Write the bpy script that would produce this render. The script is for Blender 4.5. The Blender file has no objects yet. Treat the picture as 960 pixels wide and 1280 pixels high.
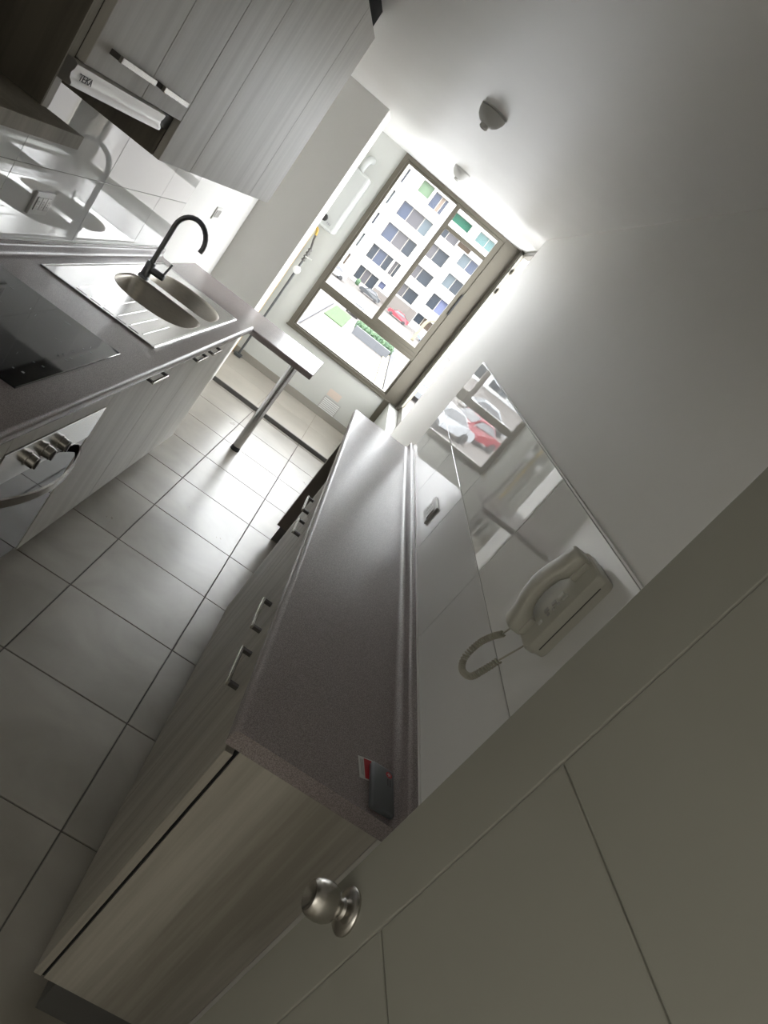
import bpy, bmesh, math, random
from mathutils import Vector, Matrix
random.seed(7)
SC = bpy.context.scene
COL = SC.collection

# ------------------------------------------------------------------ camera
RM = ((0.7892461383842392, 0.03762404836401635, 0.6129232937572767),
      (-0.5863453101941708, 0.3427347599854916, 0.7339836929462324),
      (-0.18245468001360882, -0.9386784940981602, 0.29256277011735793))
CAM_H = 1.6997
cam_data = bpy.data.cameras.new('camera')
cam = bpy.data.objects.new('camera', cam_data)
COL.objects.link(cam)
m = Matrix(RM).transposed().to_4x4()
m.translation = Vector((0, 0, CAM_H))
cam.matrix_world = m
cam_data.sensor_fit = 'VERTICAL'
cam_data.sensor_height = 36.0
cam_data.lens = 863.03 / 1280 * 36.0
cam_data.clip_start = 0.02
cam_data.clip_end = 400
SC.camera = cam

# ------------------------------------------------------------------ world / exposure
world = bpy.data.worlds.new('world')
SC.world = world
world.use_nodes = True
wn = world.node_tree
wn.nodes.clear()
w_out = wn.nodes.new('ShaderNodeOutputWorld')
w_bg = wn.nodes.new('ShaderNodeBackground')
w_tc = wn.nodes.new('ShaderNodeTexCoord')
w_no = wn.nodes.new('ShaderNodeTexNoise')
w_no.inputs['Scale'].default_value = 2.2
w_no.inputs['Detail'].default_value = 3
w_mix = wn.nodes.new('ShaderNodeMix')
w_mix.data_type = 'RGBA'
w_mix.inputs[6].default_value = (0.86, 0.93, 1.0, 1)
w_mix.inputs[7].default_value = (1.0, 0.98, 0.94, 1)
wn.links.new(w_tc.outputs['Generated'], w_no.inputs['Vector'])
wn.links.new(w_no.outputs['Fac'], w_mix.inputs[0])
wn.links.new(w_mix.outputs[2], w_bg.inputs['Color'])
w_bg.inputs['Strength'].default_value = 3.2
wn.links.new(w_bg.outputs['Background'], w_out.inputs['Surface'])
# added fill light behind the camera, lifts the near end of the kitchen
la = bpy.data.lights.new('rear_fill_light', 'AREA')
la.shape = 'RECTANGLE'; la.size = 1.3; la.size_y = 1.5
la.energy = 0.4
la.color = (1.0, 0.97, 0.86)
lo = bpy.data.objects.new('rear_fill_light', la)
COL.objects.link(lo)
lo.location = (-0.25, -1.84, 1.45)
lo.rotation_euler = (math.radians(90), 0, 0)
lb = bpy.data.lights.new('side_fill_light', 'AREA')  # second added fill, from the left, brightens door and right wall
lb.shape = 'RECTANGLE'; lb.size = 1.3; lb.size_y = 1.8
lb.energy = 6.0
lb.color = (1.0, 0.975, 0.89)
lo2 = bpy.data.objects.new('side_fill_light', lb)
COL.objects.link(lo2)
lo2.location = (-2.45, -1.05, 1.35)
lo2.rotation_euler = (math.radians(90), 0, math.radians(-90))
SC.view_settings.view_transform = 'Standard'
SC.view_settings.look = 'None'
SC.view_settings.exposure = 2.14
SC.view_settings.gamma = 1.0
SC.view_settings.use_curve_mapping = False


# ------------------------------------------------------------------ helpers
def tag(o, label=None, cat=None, group=None, kind=None):
    if label: o['label'] = label
    if cat: o['category'] = cat
    if group: o['group'] = group
    if kind: o['kind'] = kind
    return o


def thing(name, label, cat, loc, group=None):
    o = bpy.data.objects.new(name, None)
    o.empty_display_size = 0.1
    COL.objects.link(o)
    o.location = loc
    return tag(o, label, cat, group)


def wloc(o):
    v = Vector((0, 0, 0))
    while o:
        v += o.location
        o = o.parent
    return v


def obj(name, bm, mat, parent=None, smooth=False, autosmooth=None):
    """link bm (in world coordinates) as one mesh object with its origin at its base"""
    bmesh.ops.recalc_face_normals(bm, faces=bm.faces)
    mn = Vector((min(v.co.x for v in bm.verts), min(v.co.y for v in bm.verts), min(v.co.z for v in bm.verts)))
    mx = Vector((max(v.co.x for v in bm.verts), max(v.co.y for v in bm.verts), max(v.co.z for v in bm.verts)))
    c = Vector(((mn.x + mx.x) / 2, (mn.y + mx.y) / 2, mn.z))
    bmesh.ops.translate(bm, verts=bm.verts, vec=-c)
    me = bpy.data.meshes.new(name)
    bm.to_mesh(me)
    bm.free()
    mats = mat if isinstance(mat, (list, tuple)) else [mat]
    for mm in mats:
        me.materials.append(mm)
    if smooth or autosmooth:
        for p in me.polygons:
            p.use_smooth = True
        if autosmooth:
            me.set_sharp_from_angle(angle=math.radians(autosmooth))
            for p in me.polygons:
                if p.area > 0.02:
                    p.use_smooth = False
    o = bpy.data.objects.new(name, me)
    COL.objects.link(o)
    if parent:
        o.parent = parent
        o.location = c - wloc(parent)
    else:
        o.location = c
    return o


def struct(name, bm, mat, parent=None, **k):
    o = obj(name, bm, mat, parent, **k)
    if not parent:
        o['kind'] = 'structure'
    return o


def box(bm, x0, x1, y0, y1, z0, z1, bev=0.0, mi=0, M=None):
    x0, x1 = min(x0, x1), max(x0, x1)
    y0, y1 = min(y0, y1), max(y0, y1)
    z0, z1 = min(z0, z1), max(z0, z1)
    vs = [bm.verts.new((x, y, z)) for x in (x0, x1) for y in (y0, y1) for z in (z0, z1)]
    idx = [(0, 1, 3, 2), (4, 6, 7, 5), (0, 4, 5, 1), (2, 3, 7, 6), (0, 2, 6, 4), (1, 5, 7, 3)]
    fs = [bm.faces.new([vs[i] for i in f]) for f in idx]
    for f in fs:
        f.material_index = mi
    if bev > 0:
        es = list({e for f in fs for e in f.edges})
        r = bmesh.ops.bevel(bm, geom=es, offset=bev, segments=1 if bev < 0.002 else 2, affect='EDGES', profile=0.5)
        vs = list({v for f in r['faces'] for v in f.verts} | {v for v in vs if v.is_valid})
        for f in r['faces']:
            f.material_index = mi
    if M is not None:
        bmesh.ops.transform(bm, matrix=M, verts=[v for v in vs if v.is_valid])
    return vs


def bx(*a, **k):
    bm = bmesh.new()
    box(bm, *a, **k)
    return bm


def tube(bm, pts, r, n=12, caps=True, mi=0):
    """sweep a circle of radius r (number or list) along pts"""
    pts = [Vector(p) for p in pts]
    rs = r if isinstance(r, (list, tuple)) else [r] * len(pts)
    ref = None
    rings = []
    for i, p in enumerate(pts):
        if i == 0: t = pts[1] - pts[0]
        elif i == len(pts) - 1: t = pts[-1] - pts[-2]
        else: t = (pts[i + 1] - p).normalized() + (p - pts[i - 1]).normalized()
        t.normalize()
        if ref is None:
            ref = Vector((0, 0, 1)) if abs(t.z) < 0.9 else Vector((1, 0, 0))
        u = t.cross(ref)
        if u.length < 1e-6:
            u = t.cross(Vector((0, 1, 0)))
        u.normalize()
        v = u.cross(t)
        ref = v
        v.normalize()
        rings.append([bm.verts.new(p + rs[i] * (math.cos(a) * u + math.sin(a) * v))
                      for a in [2 * math.pi * k / n for k in range(n)]])
    for a, b in zip(rings, rings[1:]):
        for k in range(n):
            f = bm.faces.new((a[k], a[(k + 1) % n], b[(k + 1) % n], b[k]))
            f.material_index = mi
    if caps:
        for rg in (rings[0][::-1], rings[-1]):
            bm.faces.new(rg).material_index = mi


def lathe(bm, prof, n=32, M=None, mi=0):
    """revolve (r, h) around local z; M places it"""
    rings = []
    new = []
    for r, h in prof:
        if r < 1e-6:
            v = bm.verts.new((0, 0, h)); rings.append([v]); new.append(v)
        else:
            rg = [bm.verts.new((r * math.cos(2 * math.pi * k / n), r * math.sin(2 * math.pi * k / n), h)) for k in range(n)]
            rings.append(rg); new += rg
    for a, b in zip(rings, rings[1:]):
        for k in range(n):
            if len(a) == 1 and len(b) == 1: continue
            if len(a) == 1: f = bm.faces.new((a[0], b[k], b[(k + 1) % n]))
            elif len(b) == 1: f = bm.faces.new((a[k], a[(k + 1) % n], b[0]))
            else: f = bm.faces.new((a[k], a[(k + 1) % n], b[(k + 1) % n], b[k]))
            f.material_index = mi
    if M is not None:
        bmesh.ops.transform(bm, matrix=M, verts=new)


def prism_y(bm, prof, y0, y1, mi=0):
    """extrude an (x, z) polygon along y"""
    a = [bm.verts.new((x, y0, z)) for x, z in prof]
    b = [bm.verts.new((x, y1, z)) for x, z in prof]
    n = len(prof)
    for k in range(n):
        bm.faces.new((a[k], a[(k + 1) % n], b[(k + 1) % n], b[k])).material_index = mi
    bm.faces.new(a[::-1]).material_index = mi
    bm.faces.new(b).material_index = mi


def prism_x(bm, prof, x0, x1, mi=0):
    """extrude a (y, z) polygon along x"""
    a = [bm.verts.new((x0, y, z)) for y, z in prof]
    b = [bm.verts.new((x1, y, z)) for y, z in prof]
    n = len(prof)
    for k in range(n):
        bm.faces.new((a[k], a[(k + 1) % n], b[(k + 1) % n], b[k])).material_index = mi
    bm.faces.new(a[::-1]).material_index = mi
    bm.faces.new(b).material_index = mi


def copy_tree(o, parent=None):
    c = o.copy()
    COL.objects.link(c)
    c.parent = parent
    for ch in list(o.children):
        copy_tree(ch, c)
    return c


# ------------------------------------------------------------------ materials
def mat(name, color, rough=0.5, metal=0.0, spec=0.5, coat=0.0):
    m = bpy.data.materials.new(name)
    m.use_nodes = True
    b = m.node_tree.nodes['Principled BSDF']
    b.inputs['Base Color'].default_value = (*color, 1)
    b.inputs['Roughness'].default_value = rough
    b.inputs['Metallic'].default_value = metal
    b.inputs['Specular IOR Level'].default_value = spec
    b.inputs['Coat Weight'].default_value = coat
    return m


def add_noise(m, c0, c1, scale=(1, 1, 1), nscale=5.0, detail=4.0, lo=0.3, hi=0.7, bump=0.0, rough=None, dist=0.0, rnd=0.0):
    nt = m.node_tree
    N, L = nt.nodes, nt.links
    b = N['Principled BSDF']
    tc = N.new('ShaderNodeTexCoord')
    mp = N.new('ShaderNodeMapping')
    mp.inputs['Scale'].default_value = scale
    L.new(tc.outputs['Object'], mp.inputs['Vector'])
    if rnd:
        oi = N.new('ShaderNodeObjectInfo')
        cm = N.new('ShaderNodeVectorMath'); cm.operation = 'SCALE'
        cb = N.new('ShaderNodeCombineXYZ')
        for i in range(3): L.new(oi.outputs['Random'], cb.inputs[i])
        cm.inputs['Scale'].default_value = rnd
        L.new(cb.outputs[0], cm.inputs[0])
        L.new(cm.outputs[0], mp.inputs['Location'])
    no = N.new('ShaderNodeTexNoise')
    no.inputs['Scale'].default_value = nscale
    no.inputs['Detail'].default_value = detail
    no.inputs['Distortion'].default_value = dist
    L.new(mp.outputs[0], no.inputs['Vector'])
    rp = N.new('ShaderNodeValToRGB')
    rp.color_ramp.elements[0].position = lo
    rp.color_ramp.elements[1].position = hi
    rp.color_ramp.elements[0].color = (*c0, 1)
    rp.color_ramp.elements[1].color = (*c1, 1)
    L.new(no.outputs['Fac'], rp.inputs[0])
    L.new(rp.outputs[0], b.inputs['Base Color'])
    if bump:
        bp = N.new('ShaderNodeBump')
        bp.inputs['Strength'].default_value = bump
        bp.inputs['Distance'].default_value = 0.002
        L.new(no.outputs['Fac'], bp.inputs['Height'])
        L.new(bp.outputs[0], b.inputs['Normal'])
    if rough:
        mr = N.new('ShaderNodeMapRange')
        mr.inputs['To Min'].default_value = rough[0]
        mr.inputs['To Max'].default_value = rough[1]
        L.new(no.outputs['Fac'], mr.inputs['Value'])
        L.new(mr.outputs[0], b.inputs['Roughness'])
    return m


def wood(name, dark, light):
    m = mat(name, light, 0.42, spec=0.4)
    nt = m.node_tree
    N, L = nt.nodes, nt.links
    b = N['Principled BSDF']
    geo = N.new('ShaderNodeNewGeometry')
    oi = N.new('ShaderNodeObjectInfo')
    mp = N.new('ShaderNodeMapping')
    mp.inputs['Scale'].default_value = (1.0, 1.0, 0.045)
    L.new(geo.outputs['Position'], mp.inputs['Vector'])
    cb = N.new('ShaderNodeCombineXYZ')
    mu = N.new('ShaderNodeMath'); mu.operation = 'MULTIPLY'; mu.inputs[1].default_value = 7.0
    L.new(oi.outputs['Random'], mu.inputs[0])
    for i in range(3): L.new(mu.outputs[0], cb.inputs[i])
    L.new(cb.outputs[0], mp.inputs['Location'])
    n1 = N.new('ShaderNodeTexNoise'); n1.inputs['Scale'].default_value = 14; n1.inputs['Detail'].default_value = 5; n1.inputs['Distortion'].default_value = 0.35
    n2 = N.new('ShaderNodeTexNoise'); n2.inputs['Scale'].default_value = 90; n2.inputs['Detail'].default_value = 3
    L.new(mp.outputs[0], n1.inputs['Vector'])
    L.new(mp.outputs[0], n2.inputs['Vector'])
    mx = N.new('ShaderNodeMix'); mx.inputs[0].default_value = 0.3
    L.new(n1.outputs['Fac'], mx.inputs[2]); L.new(n2.outputs['Fac'], mx.inputs[3])
    rp = N.new('ShaderNodeValToRGB')
    rp.color_ramp.elements[0].position = 0.36; rp.color_ramp.elements[0].color = (*dark, 1)
    rp.color_ramp.elements[1].position = 0.62; rp.color_ramp.elements[1].color = (*light, 1)
    L.new(mx.outputs[0], rp.inputs[0])
    L.new(rp.outputs[0], b.inputs['Base Color'])
    bp = N.new('ShaderNodeBump'); bp.inputs['Strength'].default_value = 0.12; bp.inputs['Distance'].default_value = 0.001
    L.new(n2.outputs['Fac'], bp.inputs['Height'])
    L.new(bp.outputs[0], b.inputs['Normal'])
    return m


def glass(name, tint=(1, 1, 1), refl=1.0):
    m = bpy.data.materials.new(name)
    m.use_nodes = True
    N, L = m.node_tree.nodes, m.node_tree.links
    N.clear()
    out = N.new('ShaderNodeOutputMaterial')
    tr = N.new('ShaderNodeBsdfTransparent'); tr.inputs[0].default_value = (*tint, 1)
    gl = N.new('ShaderNodeBsdfGlossy'); gl.inputs['Roughness'].default_value = 0.0
    fr = N.new('ShaderNodeFresnel'); fr.inputs[0].default_value = 1.45
    mx = N.new('ShaderNodeMixShader')
    L.new(fr.outputs[0], mx.inputs[0]); L.new(tr.outputs[0], mx.inputs[1]); L.new(gl.outputs[0], mx.inputs[2])
    L.new(mx.outputs[0], out.inputs[0])
    return m


def brushed(name, color, rough, scale):
    m = mat(name, color, rough, 1.0)
    add_noise(m, tuple(c * 0.85 for c in color), color, scale=scale, nscale=40, detail=2, rough=(rough * 0.8, rough * 1.25))
    return m


M = {}
M['wall'] = add_noise(mat('wall_paint', (0.84, 0.83, 0.80), 0.5), (0.83, 0.82, 0.79), (0.85, 0.84, 0.81), nscale=2.5, bump=0.05)
M['walldimmed'] = mat('glare_dimmed_wall_paint', (0.50, 0.505, 0.475), 0.55)  # wall colour darkened to hold back the glare around the window
M['ceiling'] = add_noise(mat('ceiling_paint', (0.85, 0.84, 0.82), 0.42), (0.83, 0.82, 0.80), (0.87, 0.86, 0.84), nscale=1.6, bump=0.08)
M['pier'] = mat('partition_paint', (0.62, 0.61, 0.58), 0.6)
M['walltile'] = mat('glazed_white_tile', (0.80, 0.80, 0.79), 0.012, spec=0.75)
M['grout'] = mat('wall_grout', (0.30, 0.29, 0.27), 0.8)
M['floortile'] = add_noise(mat('grey_floor_tile', (0.25, 0.24, 0.225), 0.3), (0.262, 0.242, 0.208), (0.362, 0.338, 0.295),
                           nscale=3.2, detail=7, lo=0.32, hi=0.68, bump=0.06, rough=(0.24, 0.36), dist=0.6, rnd=9.0)
M['floorgrout'] = mat('floor_grout', (0.10, 0.095, 0.085), 0.85)
M['beigetile'] = add_noise(mat('beige_floor_tile', (0.42, 0.39, 0.33), 0.35), (0.30, 0.275, 0.235), (0.37, 0.345, 0.295),
                           nscale=3, detail=5, rnd=5.0)
M['beigegrout'] = mat('beige_grout', (0.24, 0.22, 0.18), 0.85)
M['wood'] = wood('greige_wood_laminate', (0.30, 0.278, 0.238), (0.48, 0.452, 0.40))
M['woodlight'] = wood('pale_wood_laminate', (0.52, 0.50, 0.465), (0.64, 0.62, 0.58))
M['carcass'] = mat('brown_carcass_board', (0.16, 0.14, 0.12), 0.6)
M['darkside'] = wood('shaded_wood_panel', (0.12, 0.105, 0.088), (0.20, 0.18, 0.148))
M['plinth'] = mat('dark_plinth', (0.10, 0.098, 0.095), 0.5)
M['counter'] = add_noise(mat('speckled_worktop', (0.2, 0.18, 0.18), 0.3, spec=0.5), (0.21, 0.180, 0.180), (0.35, 0.305, 0.305),
                         nscale=520, detail=2, lo=0.4, hi=0.6, bump=0.03)
M['counter'].node_tree.nodes['Principled BSDF'].inputs['Roughness'].default_value = 0.27
M['steel'] = mat('brushed_steel', (0.60, 0.60, 0.595), 0.24, 1.0)
M['hoodsteel'] = mat('hood_steel', (0.62, 0.61, 0.60), 0.38, 1.0)
M['bowlsteel'] = brushed('satin_bowl_steel', (0.66, 0.62, 0.56), 0.32, (1, 1, 14))
M['nickel'] = mat('satin_nickel', (0.50, 0.48, 0.45), 0.27, 1.0)
M['darksteel'] = mat('dark_post_metal', (0.10, 0.095, 0.09), 0.4, 0.6)
M['chrome'] = mat('chrome', (0.75, 0.75, 0.75), 0.06, 1.0)
M['legmetal'] = mat('leg_chrome', (0.55, 0.55, 0.56), 0.14, 1.0)
M['gunmetal'] = mat('gunmetal_faucet', (0.20, 0.205, 0.215), 0.28, 0.9)
M['blackglass'] = mat('black_ceramic_glass', (0.008, 0.009, 0.011), 0.045, spec=0.6)
M['ovenglass'] = mat('oven_glass', (0.02, 0.022, 0.028), 0.04, spec=0.7)
M['mark'] = mat('printed_marks', (0.22, 0.23, 0.24), 0.4)
M['black'] = mat('black_plastic', (0.012, 0.012, 0.013), 0.45)
M['gap'] = mat('shadow_gap', (0.01, 0.01, 0.01), 0.9)
M['alum'] = mat('bronze_aluminium', (0.135, 0.122, 0.096), 0.38, 0.45)
M['alumlight'] = mat('grey_aluminium_track', (0.20, 0.19, 0.165), 0.35, 0.5)
M['glass'] = glass('window_glass')
M['white'] = mat('white_plastic', (0.72, 0.72, 0.70), 0.3)
M['doorpaint'] = add_noise(mat('door_paint', (0.45, 0.44, 0.40), 0.45), (0.29, 0.285, 0.248), (0.31, 0.304, 0.265), nscale=3, bump=0.05)
M['phone'] = mat('ivory_phone_plastic', (0.55, 0.54, 0.48), 0.3)
M['phonekey'] = mat('phone_key', (0.62, 0.62, 0.58), 0.3)
M['cord'] = mat('phone_cord', (0.42, 0.40, 0.33), 0.4)
M['lampwhite'] = mat('lamp_plastic', (0.74, 0.74, 0.72), 0.45)
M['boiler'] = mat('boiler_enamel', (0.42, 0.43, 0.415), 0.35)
M['pipe'] = mat('dark_gas_pipe', (0.10, 0.105, 0.105), 0.4, 0.5)
M['yellow'] = mat('yellow_pipe', (0.55, 0.36, 0.06), 0.4)
M['dial'] = mat('white_gauge', (0.75, 0.75, 0.73), 0.35)
M['patch'] = mat('pink_paint_patch', (0.60, 0.50, 0.43), 0.6)
M['skirt'] = mat('skirting_tile', (0.27, 0.25, 0.22), 0.4)
M['seal'] = mat('white_sealant', (0.75, 0.74, 0.72), 0.3)
M['red'] = mat('red_print', (0.45, 0.02, 0.03), 0.4)
M['card'] = mat('card_paper', (0.55, 0.54, 0.52), 0.5)
M['cardgrey'] = mat('card_print_grey', (0.25, 0.25, 0.26), 0.5)
M['device'] = mat('grey_device_case', (0.11, 0.12, 0.13), 0.35, 0.3)
M['socketmetal'] = mat('socket_grey', (0.42, 0.41, 0.39), 0.3, 0.3)
M['socketdark'] = mat('socket_dark', (0.09, 0.085, 0.08), 0.4)

# ------------------------------------------------------------------ key dimensions
XR, XL = 0.635, -1.10           # side walls
ZC = 2.35                       # ceiling
YW = 6.59                       # window wall
HR, HL, HB = 0.90, 0.894, 0.825  # worktop heights
YRN, YRE = 1.005, 3.80          # right worktop ends
YLN, YLE = 0.95, 3.895          # left worktop ends
YS = 5.0                        # where the side window starts
XG = 0.77                       # plane of the side window
YP0, YP1, XP = 5.28, 5.58, -0.708  # partition stub
YSTEP = 5.575
# ================================================================== SETTING
# --- floor
fl = struct('floor', bx(XL - 0.1, XR + 0.2, -2.0, YSTEP, -0.08, -0.004), M['floorgrout'])
TW, GX, GY = 0.4563, -0.300, 2.3244
xs = [GX + TW * k for k in (-2, -1, 0, 1, 2)]
xs = [XL] + [x for x in xs if XL + 0.05 < x < XR - 0.01] + [XR]
ys = [GY + TW * k for k in range(-9, 8)]
ys = [y for y in ys if y < YSTEP - 0.03] + [YSTEP - 0.006]
for i in range(len(xs) - 1):
    for j in range(len(ys) - 1):
        g = 0.0022
        h = random.uniform(-0.0004, 0.0004)
        o = obj('floor_tile', bx(xs[i] + g, xs[i + 1] - g, ys[j] + g, ys[j + 1] - g, -0.012, h, bev=0.0012), M['floortile'], fl)
fl2 = struct('floor', bx(XL - 0.1, XR + 0.2, YSTEP, YW + 0.15, -0.08, 0.031), M['beigegrout'])
fl2.name = 'floor_laundry'
o = obj('step_edge', bx(XL, XR, YSTEP - 0.005, YSTEP + 0.006, 0.0, 0.0345, bev=0.001), M['plinth'], fl2)
lx = [XL, -0.305, 0.150, XR]
ly = [YSTEP + 0.006, 5.575 + 0.50, YW]
for i in range(3):
    for j in range(2):
        g = 0.0015
        obj('floor_tile', bx(lx[i] + g, lx[i + 1] - g, ly[j] + g, ly[j + 1] - g, 0.02, 0.035, bev=0.001), M['beigetile'], fl2)

# --- ceiling
bm = bmesh.new()
box(bm, XL - 0.1, XG + 0.06, -0.2, YW + 0.15, ZC, ZC + 0.12)
box(bm, -2.7, XG + 0.06, -2.0, -0.2, ZC, ZC + 0.12)
struct('ceiling', bm, M['ceiling'])
# --- walls
wl = struct('wall_left', bx(XL - 0.1, XL, -0.08, YW + 0.15, 0, ZC), M['wall'])
bm = bmesh.new()
box(bm, XR, XG + 0.05, -2.0, YS, 0, ZC)
wr = struct('wall_right', bm, M['wall'])
struct('wall_sill', bx(XR, XG + 0.05, YS, YW + 0.15, 0, 0.56), M['walldimmed'])
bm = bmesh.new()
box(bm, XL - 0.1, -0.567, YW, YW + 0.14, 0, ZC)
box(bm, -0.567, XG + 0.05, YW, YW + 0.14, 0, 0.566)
ww = struct('wall_window', bm, M['walldimmed'])
struct('wall_partition', bx(XL, XP, YP0, YP1, 0, ZC), M['pier'])
bm = bmesh.new()
box(bm, -2.7, -1.0, -0.20, -0.08, 0, ZC)
box(bm, -1.0, XR, -0.20, -0.08, 2.10, ZC)
box(bm, 0.605, XR, -0.20, -0.08, 0, 2.10)
struct('wall_doorway', bm, M['wall'])
bm = bmesh.new()
box(bm, -2.7, XG + 0.05, -2.0, -1.9, 0, ZC)
box(bm, -2.7, -2.6, -1.9, -0.2, 0, ZC)
struct('wall_hall', bm, M['wall'])
struct('floor', bx(-2.7, XL - 0.1, -2.0, -0.08, -0.08, 0), M['floortile']).name = 'floor_hall'
bb = struct('baseboard_window', bx(XP - 0.39, XR, YW - 0.012, YW, 0.035, 0.108, bev=0.001), M['skirt'])

# --- wall tiles (60 x 33) as pieces of the side walls
def wall_tiles(parent, x_in, x_out, yb, zb, lip=None):
    bmg = bx(x_in, x_out, yb[0], yb[-1], zb[0], zb[-1])
    obj('grout_bed', bmg, M['grout'], parent)
    sgn = 1 if x_out > x_in else -1
    for i in range(len(yb) - 1):
        for j in range(len(zb) - 1):
            g = 0.0011
            t = 0.0022 + random.uniform(0, 0.0003)
            bm = bx(x_in, x_out + sgn * t, yb[i] + g, yb[i + 1] - g, zb[j] + g, zb[j + 1] - g, bev=0.0009)
            o = obj('wall_tile', bm, M['walltile'], parent)

wall_tiles(wr, XR, XR - 0.007, [0.43, 1.051, 1.672, 2.293, 2.914, 3.535, 3.778], [0.87, 1.20, 1.530])
wall_tiles(wl, XL, XL + 0.007, [0.97, 1.595, 2.220, 2.845, 3.470, 3.862], [0.87, 1.20, 1.530])
# thin painted trim on the tile's top edge
t1 = struct('trim_1', bx(XR - 0.0095, XR, 0.43, 3.78, 1.5303, 1.5352, bev=0.0006), M['seal'])

# ================================================================== WINDOWS
def pane(parent, x0, x1, z0, z1, y):
    return obj('glass_pane', bx(x0, x1, y, y + 0.004, z0, z1), M['glass'], parent)

def frame_bm(x0, x1, z0, z1, y0, y1, wl_, wr_, wt, wb, bev=0.002):
    bm = bmesh.new()
    box(bm, x0, x0 + wl_, y0, y1, z0, z1, bev)
    box(bm, x1 - wr_, x1, y0, y1, z0, z1, bev)
    box(bm, x0 + wl_, x1 - wr_, y0 + 0.001, y1 - 0.001, z1 - wt, z1, bev)
    box(bm, x0 + wl_, x1 - wr_, y0 + 0.001, y1 - 0.001, z0, z0 + wb, bev)
    return bm

YF = YW - 0.015
w1 = struct('window_1', frame_bm(-0.567, XR + 0.075, 0.566, 2.348, YF, YF + 0.10, 0.042, 0.15, 0.034, 0.034), M['alum'])
obj('inner_lip', frame_bm(-0.525, 0.560, 0.600, 2.314, YF + 0.030, YF + 0.085, 0.022, 0.02, 0.020, 0.012), M['alum'], w1)
bm = bmesh.new()
box(bm, -0.525, 0.560, YF + 0.008, YF + 0.085, 1.000, 1.075, 0.002)
box(bm, -0.525, 0.560, YF + 0.002, YF + 0.03, 1.020, 1.040, 0.002)
obj('transom', bm, M['alum'], w1)
obj('mullion', bx(0.028, 0.060, YF + 0.004, YF + 0.085, 1.075, 2.314, 0.002), M['alum'], w1)
s = obj('sliding_sash', frame_bm(0.060, 0.560, 1.075, 2.314, YF + 0.014, YF + 0.048, 0.012, 0.055, 0.026, 0.040), M['alum'], w1)
obj('sash_bar', bx(0.072, 0.505, YF + 0.018, YF + 0.046, 2.085, 2.122, 0.002), M['alum'], w1)
obj('pull_handle', bx(0.545, 0.562, YF - 0.006, YF + 0.015, 1.53, 1.75, 0.003), M['black'], w1)
pane(w1, -0.503, 0.030, 1.075, 2.295, YF + 0.06)
pane(w1, 0.070, 0.510, 1.110, 2.290, YF + 0.03)
pane(w1, -0.503, 0.540, 0.612, 1.002, YF + 0.06)
obj('sill_lip', bx(-0.575, 0.64, YF - 0.012, YF + 0.002, 0.556, 0.572, 0.002), M['alum'], w1)
obj('corner_post_foot', bx(0.575, XR - 0.001, YF - 0.002, YW, 0.036, 0.566, 0.002), M['alum'], w1)
# side window, in the plane XG
bm = bmesh.new()
box(bm, XG - 0.06, XG - 0.018, 6.44, YW + 0.085, 0.56, 2.348, 0.002)     # corner post
box(bm, XG - 0.035, XG + 0.03, YS + 0.0, 6.44, 2.306, 2.348, 0.002)    # head
box(bm, XG - 0.035, XG + 0.03, YS + 0.0, 6.44, 0.56, 0.640, 0.002)     # sill frame
box(bm, XG - 0.035, XG + 0.03, YS - 0.0, YS + 0.012, 0.64, 2.306, 0.001)
w2 = struct('window_2', bm, M['alum'])
obj('track', bx(XG - 0.055, XG - 0.035, 6.41, 6.43, 0.60, 2.33, 0.002), M['alumlight'], w2)
obj('sash_stile', bx(XG - 0.035, XG - 0.014, 6.39, 6.44, 0.64, 2.306, 0.002), M['alum'], w2)
obj('sash_stile', bx(XG - 0.048, XG - 0.03, 6.38, 6.40, 0.62, 2.32, 0.003), M['alumlight'], w2)
for zz in (2.13, 1.93):
    obj('sash_catch', bx(XG - 0.026, XG - 0.012, 6.30, 6.39, zz, zz + 0.05, 0.002), M['alum'], w2)
lf = obj('sliding_leaf', bx(XG - 0.012, XG + 0.010, 5.70, 5.745, 0.645, 2.300, 0.002), M['alum'], w2)   # slid to the near side, the far half stands open
obj('glass_pane', bx(XG - 0.004, XG, YS + 0.012, 5.70, 0.645, 2.300), M['glass'], w2)
obj('sill_board', bx(XR - 0.004, XG - 0.035, YS, 6.44, 0.56, 0.572, 0.002), M['walldimmed'], w2)

# ================================================================== NEAR DOOR
DA = math.radians(8.0)
d_h = Vector((-math.sin(DA), math.cos(DA), 0))          # from hinge to free edge
d_n = Vector((-math.cos(DA), -math.sin(DA), 0))         # out of the face, to the camera
edge = Vector((0.4622, 0.7805, 0))
DW = 0.80
def dmat():
    # local: x along the door from hinge, y out of the face, z up
    m4 = Matrix.Identity(4)
    hinge = edge - d_h * DW
    for r in range(3):
        m4[r][0] = d_h[r]; m4[r][1] = d_n[r]; m4[r][2] = (0, 0, 1)[r]; m4[r][3] = hinge[r]
    return m4
DM = dmat()
door = struct('door_1', bx(0.0, DW, -0.038, -0.0035, 0.008, 2.03, 0.0, M=DM), M['doorpaint'])
def dpart(name, x0, x1, z0, z1, t=0.0, bev=0.0022):
    return obj(name, bx(x0, x1, -0.006, t, z0, z1, bev=bev, M=DM), M['doorpaint'], door)
dpart('stile', DW - 0.122, DW, 0.008, 2.03)
dpart('stile', 0.0, 0.122, 0.008, 2.03)
for z0, z1 in ((0.12, 1.034), (1.036, 1.379), (1.381, 1.90)):
    dpart('door_panel', 0.1235, DW - 0.1235, z0, z1, -0.0003)
dpart('rail', 0.1235, DW - 0.1235, 1.902, 2.03)
dpart('rail', 0.1235, DW - 0.1235, 0.008, 0.118)
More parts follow.
